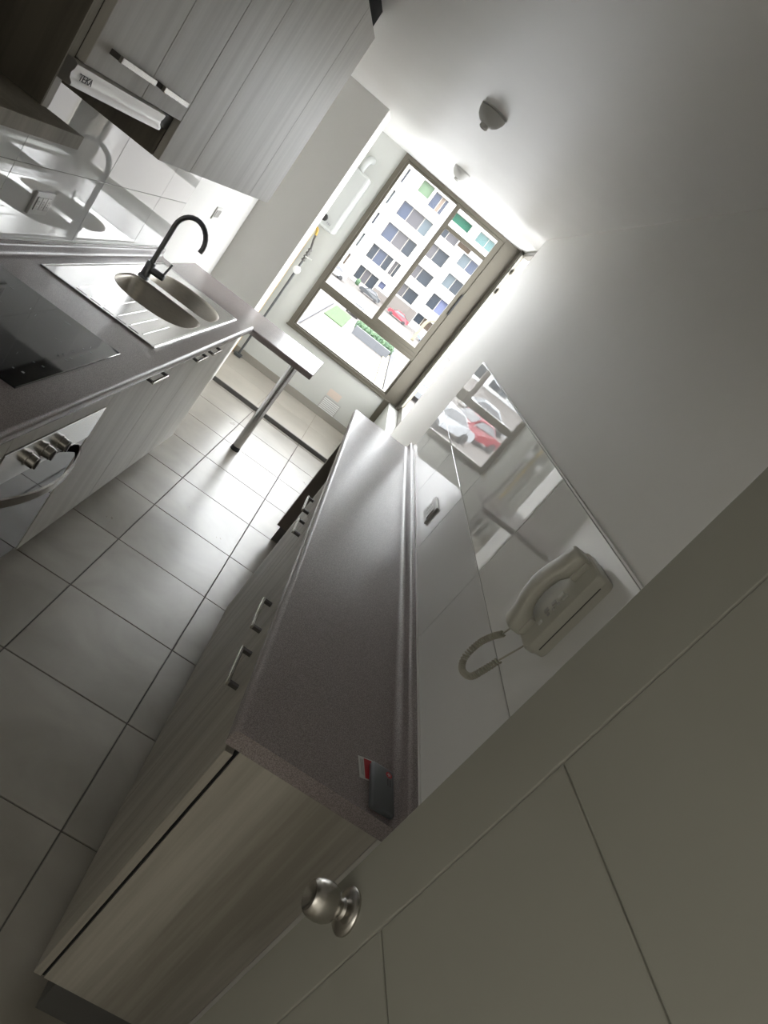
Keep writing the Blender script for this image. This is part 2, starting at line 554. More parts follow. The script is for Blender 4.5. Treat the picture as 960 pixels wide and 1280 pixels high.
# knob
kb = DM @ Vector((DW - 0.058, 0, 0.965))
KM = Matrix.Translation(kb) @ d_n.to_track_quat('Z', 'Y').to_matrix().to_4x4()
bm = bmesh.new()
lathe(bm, [(0.0, 0.0), (0.033, 0.0), (0.033, 0.003), (0.030, 0.006), (0.022, 0.009), (0.015, 0.011), (0.012, 0.015),
           (0.012, 0.019), (0.018, 0.022), (0.0245, 0.028), (0.0275, 0.036), (0.0280, 0.046), (0.0265, 0.056), (0.023, 0.063), (0.0195, 0.066), (0.018, 0.0655), (0.010, 0.061), (0.0, 0.060)], 40, KM)
kn = obj('door_knob', bm, M['nickel'], door, autosmooth=35)
for zz in (0.25, 1.05, 1.80):
    hm = bmesh.new()
    p = DM @ Vector((-0.008, -0.004, zz))
    tube(hm, [p, p + Vector((0, 0, 0.09))], 0.006, 10)
    obj('hinge', hm, M['nickel'], door)

# ================================================================== CABINET HANDLE
def handle_bm(bm, x_face, dirx, a0, a1, z, proj=0.03, mi_post=1):
    """bar handle running along y between a0 and a1 at height z on a face looking to dirx"""
    xo = x_face + dirx * proj
    box(bm, x_face, xo, a0, a0 + 0.011, z - 0.005, z + 0.005, 0.0, mi_post)
    box(bm, x_face, xo, a1 - 0.011, a1, z - 0.005, z + 0.005, 0.0, mi_post)
    box(bm, xo - 0.004, xo + 0.004, a0 - 0.001, a1 + 0.001, z - 0.006, z + 0.006, 0.0012, 0)

def handle(parent, x_face, dirx, a0, a1, z, proj=0.03):
    bm = bmesh.new()
    handle_bm(bm, x_face, dirx, a0, a1, z, proj)
    return obj('handle', bm, [M['nickel'], M['darksteel']], parent)

# ================================================================== RIGHT RUN
XF = 0.252                                                   # front of door faces
ZB, ZT = 0.10, 0.855
def right_cabinet(y0, y1, seams, handles, label, end_panel=False):
    t = thing('base_cabinet', label, 'cabinet', ((XF + XR) / 2, (y0 + y1) / 2, 0), 'base cabinets of the right run')
    bm = bmesh.new()
    box(bm, XF + 0.025, 0.59, y0 + 0.001, y0 + 0.017, ZB, 0.857, 0.0008)
    obj('side_panel', bm, M['wood'], t)
    bm = bmesh.new()
    box(bm, XF + 0.025, 0.59, y1 - 0.017, y1 - 0.001, ZB, 0.857, 0.0008)
    obj('side_panel', bm, M['wood'], t)
    bm = bmesh.new()
    box(bm, XF + 0.03, 0.59, y0 + 0.017, y1 - 0.017, ZB, ZB + 0.018)
    box(bm, 0.575, 0.59, y0 + 0.017, y1 - 0.017, ZB + 0.018, 0.85)
    obj('carcass', bm, M['carcass'], t)
    obj('plinth', bx(XF + 0.055, XF + 0.07, y0 + 0.004, y1 - 0.002, 0, ZB), M['plinth'], t)
    if end_panel:
        obj('plinth_return', bx(XF + 0.07, 0.60, y0 + 0.004, y0 + 0.018, 0, ZB), M['plinth'], t)
        obj('filler_strip', bx(0.592, XR - 0.001, y0 + 0.003, y0 + 0.016, 0.0, 0.857, 0.0008), M['woodlight'], t)
        obj('gap_shade', bx(XF + 0.019, XF + 0.024, y0 + 0.004, y0 + 0.016, ZB + 0.002, 0.855), M['gap'], t)  # black strip in the door gap, paints the shade there
    yb = [y0] + seams + [y1]
    for i in range(len(yb) - 1):
        d = obj('door', bx(XF, XF + 0.018, yb[i] + 0.0012, yb[i + 1] - 0.0012, ZB, ZT - 0.012, 0.001), M['wood'], t)
        for h in handles:
            if yb[i] < h[0] < yb[i + 1]:
                handle(d, XF, -1, h[0], h[1], 0.765, 0.026)
    return t
right_cabinet(1.01, 2.17, [1.487], [(1.288, 1.436), (1.536, 1.69)],
              'greige wood two-door cabinet under the near end of the long worktop', True)
right_cabinet(2.171, 2.66, [2.36], [(2.19, 2.318), (2.41, 2.56)],
              'narrow greige wood two-door cabinet beside the empty appliance gap')
t = thing('end_panel', 'dark brown end panel closing the gap under the far end of the worktop', 'panel', (0.44, 3.712, 0))
bm = bmesh.new()
box(bm, 0.286, 0.60, 3.70, 3.718, 0.098, 0.857)
obj('board', bm, M['carcass'], t)
obj('edge_band', bx(0.283, 0.286, 3.70, 3.718, 0.098, 0.857), M['woodlight'], t)
obj('foot', bx(0.307, 0.60, 3.702, 3.716, 0.0, 0.098), M['plinth'], t)

def worktop_profile(x_front, x_wall, z, th, up=0.042, s=1):
    """(x, z) outline: bullnosed front edge, coved upstand at the wall. s=+1 wall at +x"""
    P = []
    f = lambda d, zz: P.append((x_front + s * d, zz))
    f(0.030, z - th); f(0.004, z - th); f(0.001, z - th + 0.004); f(0.0, z - th + 0.012)
    for k in range(0, 7):
        a = math.radians(90 * k / 6)
        P.append((x_front + s * (0.012 - 0.012 * math.cos(a)), z - 0.012 + 0.012 * math.sin(a)))
    b = abs(x_wall - x_front)
    for k in range(0, 7):                 # cove
        a = math.radians(90 * k / 6)
        P.append((x_front + s * (b - 0.040 + 0.016 * math.sin(a)), z + 0.016 - 0.016 * math.cos(a)))
    for k in range(0, 5):
        a = math.radians(90 * k / 4)
        P.append((x_front + s * (b - 0.024 + 0.008 - 0.008 * math.cos(a)), z + up - 0.008 + 0.008 * math.sin(a)))
    f(b, z + up)
    f(b, z - th)
    return P
bm = bmesh.new()
prism_y(bm, worktop_profile(0.241, XR - 0.010, HR, 0.038), YRN, YRE)
wtr = obj('worktop', bm, M['counter'], autosmooth=30)
tag(wtr, 'long narrow mauve-grey speckled worktop running along the right wall', 'worktop')
sl = obj('sealant_bead', bx(XR - 0.0135, XR - 0.0098, YRN, YRE, HR + 0.0415, HR + 0.047), M['seal'], wtr)

# ================================================================== LEFT RUN
XLF = -0.500
def left_base(y0, y1, name_label, doors):
    t = thing('base_cabinet', name_label, 'cabinet', ((XLF + XL) / 2, (y0 + y1) / 2, 0), 'base cabinets of the left run')
    for ya, yb_ in ((y0 + 0.001, y0 + 0.017), (y1 - 0.017, y1 - 0.001)):
        obj('side_panel', bx(XL + 0.05, XLF - 0.021, ya, yb_, 0.098, 0.855, 0.0008), M['woodlight'], t)
    bm = bmesh.new()
    box(bm, XL + 0.05, XLF - 0.022, y0 + 0.017, y1 - 0.017, 0.098, 0.116)
    box(bm, XL + 0.05, XL + 0.06, y0 + 0.017, y1 - 0.017, 0.116, 0.70)
    obj('carcass', bm, M['white'], t)
    obj('plinth', bx(XLF - 0.065, XLF - 0.05, y0 + 0.001, y1 - 0.001, 0, 0.098), M['plinth'], t)
    for a, b, h in doors:
        d = obj('door', bx(XLF - 0.018, XLF, a + 0.0013, b - 0.0013, 0.10, 0.850, 0.001), M['woodlight'], t)
        if h:
            handle(d, XLF, 1, h[0], h[1], 0.818, 0.032)
    return t
left_base(2.181, 2.745, 'pale wood one-door cabinet right of the built-in oven', [(2.181, 2.745, (2.42, 2.58))])
left_base(2.746, 3.872, 'wide pale wood two-door cabinet beneath the steel sink', [(2.746, 3.160, (2.965, 3.115)), (3.160, 3.872, (3.205, 3.355))])
left_base(0.97, 1.578, 'pale wood cabinet left of the oven, at the frame edge', [(0.97, 1.578, None)])
# oven housing + oven
t = thing('oven_housing', 'pale wood housing with a plain fascia around the built-in oven', 'cabinet', ((XLF + XL) / 2, 1.88, 0))
obj('fascia', bx(XLF - 0.018, XLF, 1.581, 2.179, 0.752, 0.850, 0.001), M['woodlight'], t)
obj('plinth', bx(XLF - 0.065, XLF - 0.05, 1.58, 2.18, 0, 0.098), M['plinth'], t)
bm = bmesh.new()
box(bm, XL + 0.05, XLF - 0.022, 1.580, 1.592, 0.098, 0.850)
box(bm, XL + 0.05, XLF - 0.022, 2.168, 2.180, 0.098, 0.850)
box(bm, XL + 0.05, XLF - 0.022, 1.592, 2.168, 0.098, 0.110)
obj('carcass', bm, M['gap'], t)
ov = thing('oven', 'built-in oven with steel control strip, three knobs and bowed handle', 'oven', (XLF - 0.28, 1.88, 0.112))
obj('body', bx(XL + 0.08, XLF - 0.020, 1.594, 2.166, 0.112, 0.744), M['black'], ov)
obj('control_panel', bx(XLF - 0.020, XLF + 0.002, 1.584, 2.174, 0.622, 0.746, 0.0015), M['steel'], ov)
for yy in (1.745, 1.835, 1.925):
    bm = bmesh.new()
    KM = Matrix.Translation((XLF + 0.002, yy, 0.682)) @ Matrix.Rotation(math.radians(90), 4, 'Y')
    lathe(bm, [(0.0, 0.0), (0.023, 0.0), (0.023, 0.003), (0.0195, 0.004), (0.0185, 0.024), (0.016, 0.026), (0.0, 0.026)], 28, KM)
    k = obj('knob', bm, M['nickel'], ov, autosmooth=35)
    obj('grip_ridge', bx(XLF + 0.0275, XLF + 0.031, yy - 0.004, yy + 0.004, 0.682 - 0.017, 0.682 + 0.017, 0.001), M['darksteel'], k)
d = obj('oven_door', bx(XLF - 0.020, XLF - 0.002, 1.584, 2.174, 0.120, 0.616, 0.0015), M['ovenglass'], ov)
bm = bmesh.new()
n = 22
prof = []
for k in range(n + 1):
    u = k / n
    yy = 1.60 + 0.555 * u
    dz = 0.0
    xo = XLF + 0.004 + 0.060 * math.sin(math.pi * u) ** 0.75
    prof.append((xo, yy))
for z0, z1 in ((0.560, 0.592),):
    for k in range(n):
        (xa, ya), (xb, yb_) = prof[k], prof[k + 1]
        v = [bm.verts.new(c) for c in ((xa, ya, z0), (xa, ya, z1), (xa - 0.007, ya, z0), (xa - 0.007, ya, z1),
                                       (xb, yb_, z0), (xb, yb_, z1), (xb - 0.007, yb_, z0), (xb - 0.007, yb_, z1))]
        for f in ((0, 1, 5, 4), (2, 6, 7, 3), (1, 3, 7, 5), (0, 4, 6, 2)):
            bm.faces.new([v[i] for i in f])
bmesh.ops.remove_doubles(bm, verts=bm.verts, dist=1e-5)
obj('oven_handle', bm, M['nickel'], d, autosmooth=40)

# left worktop with an opening for the bowls
bm = bmesh.new()
XWF, XWB = -0.466, XL + 0.010
prof = worktop_profile(XWF, XWB, HL, 0.038, s=-1)
prism_y(bm, prof, YLN, 2.845)
prism_y(bm, prof, 3.668, YLE)
front = [p for p in prof if p[0] > -0.565]
fr = [p for p in prof[:11]]
fr = [(x, z) for x, z in fr]
fr[0] = (-0.562, HL - 0.038)
fr.append((-0.562, HL))
prism_y(bm, fr, 2.845, 3.668)
bk = prof[11:]
bk = [(-0.962, HL - 0.038), (-0.962, HL)] + bk
prism_y(bm, bk, 2.845, 3.668)
wtl = obj('worktop', bm, M['counter'], autosmooth=30)
tag(wtl, 'mauve-grey speckled worktop along the left wall holding sink and hob', 'worktop')
obj('sealant_bead', bx(XL + 0.0098, XL + 0.0135, YLN, 3.862, HL + 0.0415, HL + 0.047), M['seal'], wtl)

# hob
hob = thing('hob', 'black glass hob set into the worktop above the oven', 'hob', (-0.785, 1.928, HL))
obj('glass_top', bx(-1.006, -0.566, 1.611, 2.245, HL, HL + 0.005, 0.0015), M['blackglass'], hob)
bm = bmesh.new()
for cx, cy, r in ((-0.88, 1.76, 0.085), (-0.88, 2.07, 0.075), (-0.72, 1.76, 0.06), (-0.70, 2.10, 0.085)):
    for a0 in (0.2, 1.77, 3.34, 4.91):
        a1 = a0 + 0.25
        n = 5
        for k in range(n):
            p = []
            for aa in (a0 + (a1 - a0) * k / n, a0 + (a1 - a0) * (k + 1) / n):
                for rr in (r - 0.0006, r + 0.0006):
                    p.append((cx + rr * math.cos(aa), cy + rr * math.sin(aa), HL + 0.0053))
            v = [bm.verts.new(c) for c in p]
            bm.faces.new((v[0], v[1], v[3], v[2]))
for yy in (1.70, 1.80, 1.93, 1.96, 2.02, 2.09):
    box(bm, -0.605, -0.598, yy, yy + 0.008, HL + 0.005, HL + 0.0053)
    box(bm, -0.625, -0.620, yy - 0.01, yy - 0.004, HL + 0.005, HL + 0.0053)
obj('printed_marks', bm, M['mark'], hob)['kind'] = 'stuff'

# sink
sk = thing('sink', 'stainless steel sink with two bowls and ribbed drainer', 'sink', (-0.78, 3.13, HL))
ZS = HL + 0.004
def rounded(pts_fn, n): return [pts_fn(k) for k in range(n)]
def bowl_outline(yflat, yround, xa, xb, n=40, grow=0.0):
    """half-oval: flat side at yflat, bulging to yround"""
    pts = []
    sgn = 1 if yround > yflat else -1
    cx = (xa + xb) / 2; hw = abs(xb - xa) / 2 + grow
    L = abs(yround - yflat) + grow
    for k in range(n):
        a = 2 * math.pi * k / n
        c, s_ = math.cos(a), math.sin(a)
        if s_ >= 0:
            e = 2.6
            x = hw * math.copysign(abs(c) ** (2 / e), c); y = L * 0.66 * abs(s_) ** (2 / 2.4)
        else:
            e = 4.5
            x = hw * math.copysign(abs(c) ** (2 / e), c); y = -L * 0.34 * abs(s_) ** (2 / e)
        pts.append((cx + x, yflat + sgn * (L * 0.34 + y) - sgn * grow * 0.5))
    return pts
def build_sink():
    bm = bmesh.new()
    x0, x1, y0, y1 = -1.012, -0.546, 2.503, 3.765
    # raised rim, then the plate a little lower
    def rect(ins, z, r=0.012):
        pts = []
        for cx, cy, a0 in ((x1 - ins - r, y1 - ins - r, 0), (x0 + ins + r, y1 - ins - r, 90), (x0 + ins + r, y0 + ins + r, 180), (x1 - ins - r, y0 + ins + r, 270)):
            for k in range(5):
                a = math.radians(a0 + 90 * k / 4)
                pts.append(bm.verts.new((cx + r * math.cos(a), cy + r * math.sin(a), z)))
        return pts
    rings = [rect(0, HL), rect(0.0, HL + 0.0045), rect(0.004, HL + 0.0065), rect(0.009, HL + 0.0065), rect(0.014, ZS, 0.010)]
    for a, b in zip(rings, rings[1:]):
        for k in range(20):
            bm.faces.new((a[k], a[(k + 1) % 20], b[(k + 1) % 20], b[k]))
    outer = rings[-1]
    edges = [bm.edges.get((outer[k], outer[(k + 1) % 20])) for k in range(20)]
    holes = []
    for yf, yr in ((3.235, 2.862), (3.300, 3.660)):
        pts = bowl_outline(yf, yr, -0.945, -0.580, grow=0.004)
        vs = [bm.verts.new((x, y, ZS)) for x, y in pts]
        es = [bm.edges.new((vs[k], vs[(k + 1) % len(vs)])) for k in range(len(vs))]
        edges += es
        holes.append((vs, yf, yr))
    bmesh.ops.triangle_fill(bm, edges=edges, use_beauty=True, use_dissolve=False)
    # any triangles that landed inside a bowl are dropped
    for vs, yf, yr in holes:
        s_ = set(vs)
        kill = [f for f in bm.faces if all(v in s_ for v in f.verts)]
        bmesh.ops.delete(bm, geom=kill, context='FACES_ONLY')
    o = obj('sink_top', bm, M['steel'], sk)
    for (vs_, yf, yr) in holes:
        bm = bmesh.new()
        base = bowl_outline(yf, yr, -0.945, -0.580, grow=0.004)
        cx = sum(p[0] for p in base) / len(base); cy = sum(p[1] for p in base) / len(base)
        prev = None
        for ins, z in ((0, ZS), (0.006, ZS - 0.003), (0.012, ZS - 0.012), (0.030, ZS - 0.115), (0.045, ZS - 0.138), (0.072, ZS - 0.148), (0.13, ZS - 0.150)):
            ring = []
            for x, y in base:
                dx, dy = x - cx, y - cy
                l = math.hypot(dx, dy)
                q = max(0.02, (l - ins) / l)
                ring.append(bm.verts.new((cx + dx * q, cy + dy * q, z)))
            if prev:
                for k in range(len(ring)):
                    bm.faces.new((prev[k], prev[(k + 1) % len(ring)], ring[(k + 1) % len(ring)], ring[k]))
            prev = ring
        bm.faces.new(prev)
        b = obj('bowl', bm, M['bowlsteel'], sk, autosmooth=50)
        bm = bmesh.new()
        lathe(bm, [(0.0, 0.004), (0.018, 0.004), (0.034, 0.003), (0.042, 0.0), (0.042, -0.002), (0, -0.002)], 28, Matrix.Translation((cx, cy, ZS - 0.149)))
        obj('waste', bm, M['chrome'], b, smooth=True)
build_sink()
bm = bmesh.new()
for k, xx in enumerate((-0.885, -0.831, -0.778, -0.724, -0.671, -0.617)):
    yend = 2.82 if k < 2 else 2.842
    box(bm, xx - 0.003, xx + 0.003, 2.56, yend, ZS - 0.002, ZS + 0.0016, 0.0009)
obj('drainer_ribs', bm, M['steel'], sk)
bm = bmesh.new()
for xx in (-0.860, -0.803, -0.750, -0.697, -0.645):
    box(bm, xx - 0.021, xx + 0.021, 2.529, 2.535, ZS - 0.0005, ZS + 0.0006)
obj('slot_shade', bm, M['darksteel'], sk)  # flat dark plates put in for the shade inside the drainer recesses

# faucet
fc = thing('faucet', 'gunmetal gooseneck mixer tap standing behind the sink bowls', 'faucet', (-0.916, 3.267, ZS))
bm = bmesh.new()
lathe(bm, [(0.0, 0.0), (0.026, 0.0), (0.026, 0.006), (0.021, 0.010), (0.021, 0.072), (0.018, 0.078), (0.0, 0.078)], 28, Matrix.Translation((-0.916, 3.267, ZS)))
obj('tap_body', bm, M['gunmetal'], fc, autosmooth=35)
bm = bmesh.new()
bd = Vector((0.93, -0.28, 0)).normalized()
base = Vector((-0.916, 3.267, ZS + 0.07))
pts = [base, base + Vector((0, 0, 0.10)), base + Vector((0, 0, 0.185))]
R_ = 0.085
top = base + Vector((0, 0, 0.20))
for k in range(0, 15):
    a = math.radians(192 * k / 14)
    pts.append(top + bd * (R_ - R_ * math.cos(a)) + Vector((0, 0, R_ * math.sin(a))))
tube(bm, pts, 0.0115, 16)
obj('spout', bm, M['gunmetal'], fc, autosmooth=40)
bm = bmesh.new()
p = Vector((-0.916, 3.267, ZS + 0.045))
ld = Vector((0.95, 0.10, 0.05)).normalized()
tube(bm, [p, p + ld * 0.075], 0.0165, 18)
tube(bm, [p + ld * 0.075, p + ld * 0.078], [0.0165, 0.012], 18)
q = p + ld * 0.066
tube(bm, [q, q + Vector((0.012, 0, 0.075))], [0.006, 0.0045], 10)
obj('lever', bm, M['gunmetal'], fc, autosmooth=40)

# breakfast bar
br = thing('breakfast_bar', 'mauve-grey breakfast bar slab with one chrome leg', 'bar table', (-0.58, 4.45, 0))
bm = bmesh.new()
zb0, zb1 = HB - 0.036, HB
r = 0.010
x0, x1, y0, y1 = XL + 0.004, -0.062, 4.165, 4.715
pr = []
a = [(y0 + 0.001, zb0), (y0, zb0 + 0.003), (y0, zb1 - 0.010), (y0 + 0.003, zb1 - 0.003), (y0 + 0.010, zb1), (y1 - 0.006, zb1), (y1, zb1 - 0.006), (y1, zb0)]
prism_x(bm, a, x0, x1)
obj('bar_slab', bm, M['counter'], br, autosmooth=30)
bm = bmesh.new()
lathe(bm, [(0, 0), (0.034, 0), (0.034, 0.006), (0.030, 0.032), (0, 0.032)], 28, Matrix.Translation((-0.198, 4.555, 0)))
lg_cap = obj('leg_foot', bm, M['black'], br, autosmooth=40)
bm = bmesh.new()
tube(bm, [(-0.198, 4.555, 0.030), (-0.198, 4.555, zb0)], 0.030, 32)
obj('leg', bm, M['legmetal'], br, autosmooth=40)

# ================================================================== UPPER CABINETS (left wall)
XU = -0.636
def upper(y0, y1, seams, z0, label, handles=(), shaded=False):
    t = thing('wall_cabinet', label, 'cabinet', ((XU + XL) / 2, (y0 + y1) / 2, z0), 'wall cabinets above the left worktop')
    z1 = 2.262
    for ya, yb_ in ((y0 + 0.0005, y0 + 0.016), (y1 - 0.016, y1 - 0.0005)):
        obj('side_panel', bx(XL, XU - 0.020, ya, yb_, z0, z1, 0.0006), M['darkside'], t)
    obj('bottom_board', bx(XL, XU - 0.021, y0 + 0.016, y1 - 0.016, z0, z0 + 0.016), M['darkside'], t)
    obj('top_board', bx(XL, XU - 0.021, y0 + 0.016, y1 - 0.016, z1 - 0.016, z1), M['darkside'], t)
    yb = [y0] + seams + [y1]
    for i in range(len(yb) - 1):
        d = obj('door', bx(XU - 0.018, XU, yb[i] + 0.0013, yb[i + 1] - 0.0013, z0, z1, 0.001), M['woodlight'], t)
        for h in handles:
            if yb[i] < h[0] < yb[i + 1]:
                handle(d, XU, 1, h[0], h[1], 1.645, 0.022)
    return t
upper(1.346, 1.870, [1.612], 1.603, 'short two-door wall cabinet above the steel extractor hood', [(1.405, 1.575), (1.628, 1.785)])
upper(1.871, 2.870, [2.125], 1.498, 'tall pale wood wall cabinet beside the extractor hood')
upper(2.871, 3.243, [], 1.498, 'narrow tall pale wood wall cabinet at the far end of the row')
tag(obj('top_gap_shade', bx(XL, XU - 0.03, 1.346, 3.243, 2.262, ZC, 0), M['gap']), 'black strip standing in for the shaded gap between wall cabinets and ceiling', 'shade strip')  # black box paints the shade above the cabinets
# microwave niche near the camera
t = thing('microwave_niche', 'open brown wood niche unit with a projecting bottom shelf', 'shelf unit', (-0.85, 1.0, 1.475))
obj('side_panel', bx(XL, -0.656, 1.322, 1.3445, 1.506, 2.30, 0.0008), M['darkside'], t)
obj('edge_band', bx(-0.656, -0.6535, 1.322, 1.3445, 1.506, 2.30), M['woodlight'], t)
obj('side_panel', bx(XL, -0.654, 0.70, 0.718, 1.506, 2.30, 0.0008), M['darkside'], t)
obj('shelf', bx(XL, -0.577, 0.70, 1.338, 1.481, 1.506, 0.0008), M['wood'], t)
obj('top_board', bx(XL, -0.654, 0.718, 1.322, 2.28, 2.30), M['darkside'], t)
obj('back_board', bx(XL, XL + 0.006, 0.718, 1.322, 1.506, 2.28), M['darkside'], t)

# extractor hood
hd = thing('extractor_hood', 'slim stainless steel extractor hood with a curved front visor', 'extractor hood', (-0.85, 1.608, 1.55))
bm = bmesh.new()
vis = [(-0.648, 1.602), (-0.634, 1.602), (-0.628, 1.598), (-0.629, 1.590), (-0.632, 1.582), (-0.630, 1.574), (-0.624, 1.568), (-0.624, 1.564), (-0.630, 1.562), (-0.648, 1.562)]
prism_y(bm, vis, 1.312, 1.735)
prev = None
for k in range(0, 9):
    a = math.radians(90 * k / 8)
    y = 1.735 + 0.040 * math.sin(a)
    q = 0.12 + 0.88 * math.cos(a)
    ring = [bm.verts.new((-0.648 + (x + 0.648) * q, y, 1.582 + (z - 1.582) * (0.45 + 0.55 * q))) for x, z in vis]
    if prev:
        for i in range(len(vis)):
            bm.faces.new((prev[i], prev[(i + 1) % len(vis)], ring[(i + 1) % len(vis)], ring[i]))
    prev = ring
bm.faces.new(prev)
obj('visor', bm, M['hoodsteel'], hd, autosmooth=50)
obj('hood_body', bx(XL + 0.03, -0.652, 1.349, 1.868, 1.566, 1.601, 0.002), M['black'], hd)
# lettering on the visor: 5 x 7 stroke glyphs T E K A
bm = bmesh.new()
glyph = {'T': [((0, 6), (4, 6)), ((2, 0), (2, 6))], 'E': [((0, 0), (0, 6)), ((0, 6), (4, 6)), ((0, 3), (3.4, 3)), ((0, 0), (4, 0))],
         'K': [((0, 0), (0, 6)), ((0, 2.6), (4, 6)), ((1.2, 3.4), (4, 0))], 'A': [((0, 0), (2, 6)), ((2, 6), (4, 0)), ((0.8, 2), (3.2, 2))]}
def stroke(bm, fn, a, b, w, dep):
    a = Vector((a[0], a[1])); b = Vector((b[0], b[1]))
    d = (b - a).normalized(); nrm = Vector((-d.y, d.x)) * w / 2
    a2 = a - d * w / 2; b2 = b + d * w / 2
    c = [a2 + nrm, a2 - nrm, b2 - nrm, b2 + nrm]
    lo = [bm.verts.new(fn(p.x, p.y, 0)) for p in c]
    hi = [bm.verts.new(fn(p.x, p.y, dep)) for p in c]
    bm.faces.new(hi); bm.faces.new(lo[::-1])
    for k in range(4): bm.faces.new((lo[k], lo[(k + 1) % 4], hi[(k + 1) % 4], hi[k]))
for i, ch in enumerate('TEKA'):
    y0 = 1.340 + i * 0.0125
    for a, b in glyph[ch]:
        stroke(bm, lambda u, v, w, y0=y0: (-0.6318 + w + 0.0022, y0 + u * 0.0024, 1.5765 + v * 0.0017), a, b, 0.9, 0.0006)
obj('hood_lettering', bm, M['black'], hd)

# ================================================================== SOCKETS
def plate(name, label, cat, x, sx, y0, y1, z0, z1, kind):
    t = thing(name, label, cat, (x, (y0 + y1) / 2, z0))
    obj('plate', bx(x, x + sx * 0.009, y0, y1, z0, z1, 0.002), M['white'] if kind != 'dark' else M['socketmetal'], t)
    n = 3 if kind in ('socket', 'dark') else 1
    w = (y1 - y0 - 0.024) / n
    for k in range(n):
        a = y0 + 0.012 + k * w
        o = obj('insert', bx(x + sx * 0.009, x + sx * 0.012, a + 0.001, a + w - 0.001, z0 + 0.018, z1 - 0.018, 0.0008), M['socketmetal'], t)
        if kind in ('socket', 'dark'):
            bm = bmesh.new()
            for q in (-0.009, 0, 0.009):
                tube(bm, [(x + sx * 0.0118, a + w / 2, (z0 + z1) / 2 + q), (x + sx * 0.0124, a + w / 2, (z0 + z1) / 2 + q)], 0.0022, 8)
            obj('pin_holes', bm, M['socketdark'], o)
    return t
XT = XL + 0.0096
plate('wall_socket', 'white socket plate on the left tiled wall near the hob', 'socket', XT, 1, 2.41, 2.53, 1.040, 1.122, 'socket')
plate('wall_socket', 'grey socket plate on the right tiled wall above the worktop', 'socket', XR - 0.0096, -1, 2.43, 2.56, 1.000, 1.080, 'dark')
plate('light_switch', 'small switch plate on the painted wall above the gooseneck tap', 'switch', XL, 1, 4.445, 4.565, 1.143, 1.225, 'switch')

# ================================================================== WALL PHONE
ph = thing('wall_phone', 'ivory wall telephone hanging on the right tiled wall', 'telephone', (XR - 0.0096, 1.175, 1.28))
xw = XR - 0.0097
bm = bmesh.new()
n = 0
# base: side outline in (y, z) with rounded lower corners, slight wedge
prof = []
def arc(cx, cz, r, a0, a1, k=5):
    return [(cx + r * math.cos(math.radians(a0 + (a1 - a0) * i / k)), cz + r * math.sin(math.radians(a0 + (a1 - a0) * i / k))) for i in range(k + 1)]
yn, yf, z0, z1 = 1.118, 1.232, 1.296, 1.497
prof = arc(yf - 0.02, z1 - 0.02, 0.02, 0, 90) + arc(yn + 0.012, z1 - 0.012, 0.012, 90, 180) + arc(yn + 0.02, z0 + 0.02, 0.02, 180, 270) + arc(yf - 0.02, z0 + 0.02, 0.02, 270, 360)
def loft_x(bm, rings_):
    prev = None
    for x, sc in rings_:
        cy = (yn + yf) / 2; cz = (z0 + z1) / 2
        ring = [bm.verts.new((x, cy + (y - cy) * sc, cz + (z - cz) * sc)) for y, z in prof]
        if prev:
            for i in range(len(prof)):
                bm.faces.new((prev[i], prev[(i + 1) % len(prof)], ring[(i + 1) % len(prof)], ring[i]))
        else:
            bm.faces.new(ring)
        prev = ring
    bm.faces.new(prev)
loft_x(bm, [(xw, 0.96), (xw - 0.018, 0.985), (xw - 0.019, 1.0), (xw - 0.034, 1.0), (xw - 0.038, 0.97)])
obj('phone_base', bm, M['phone'], ph, autosmooth=35)
obj('seam_line', bx(xw - 0.0195, xw - 0.0175, yn - 0.0006, yn + 0.01, z0 + 0.02, z1 - 0.02), M['socketdark'], ph)
xf = xw - 0.038
for zz0, zz1 in ((1.304, 1.342), (1.446, 1.490)):
    obj('cradle', bx(xf - 0.012, xf + 0.002, 1.165, 1.228, zz0, zz1, 0.004), M['phone'], ph, autosmooth=35)
for i, (ky, kz, w, h) in enumerate(((1.165, 1.372, 0.012, 0.012), (1.165, 1.392, 0.012, 0.012), (1.165, 1.412, 0.012, 0.016), (1.150, 1.372, 0.008, 0.007), (1.150, 1.386, 0.008, 0.007), (1.150, 1.400, 0.008, 0.007), (1.150, 1.418, 0.010, 0.014), (1.150, 1.350, 0.010, 0.010))):
    obj('key', bx(xf - 0.003, xf, ky - w / 2, ky + w / 2, kz - h / 2, kz + h / 2, 0.0012), M['phonekey'] if i in (2, 6, 7) else M['socketmetal'], ph)
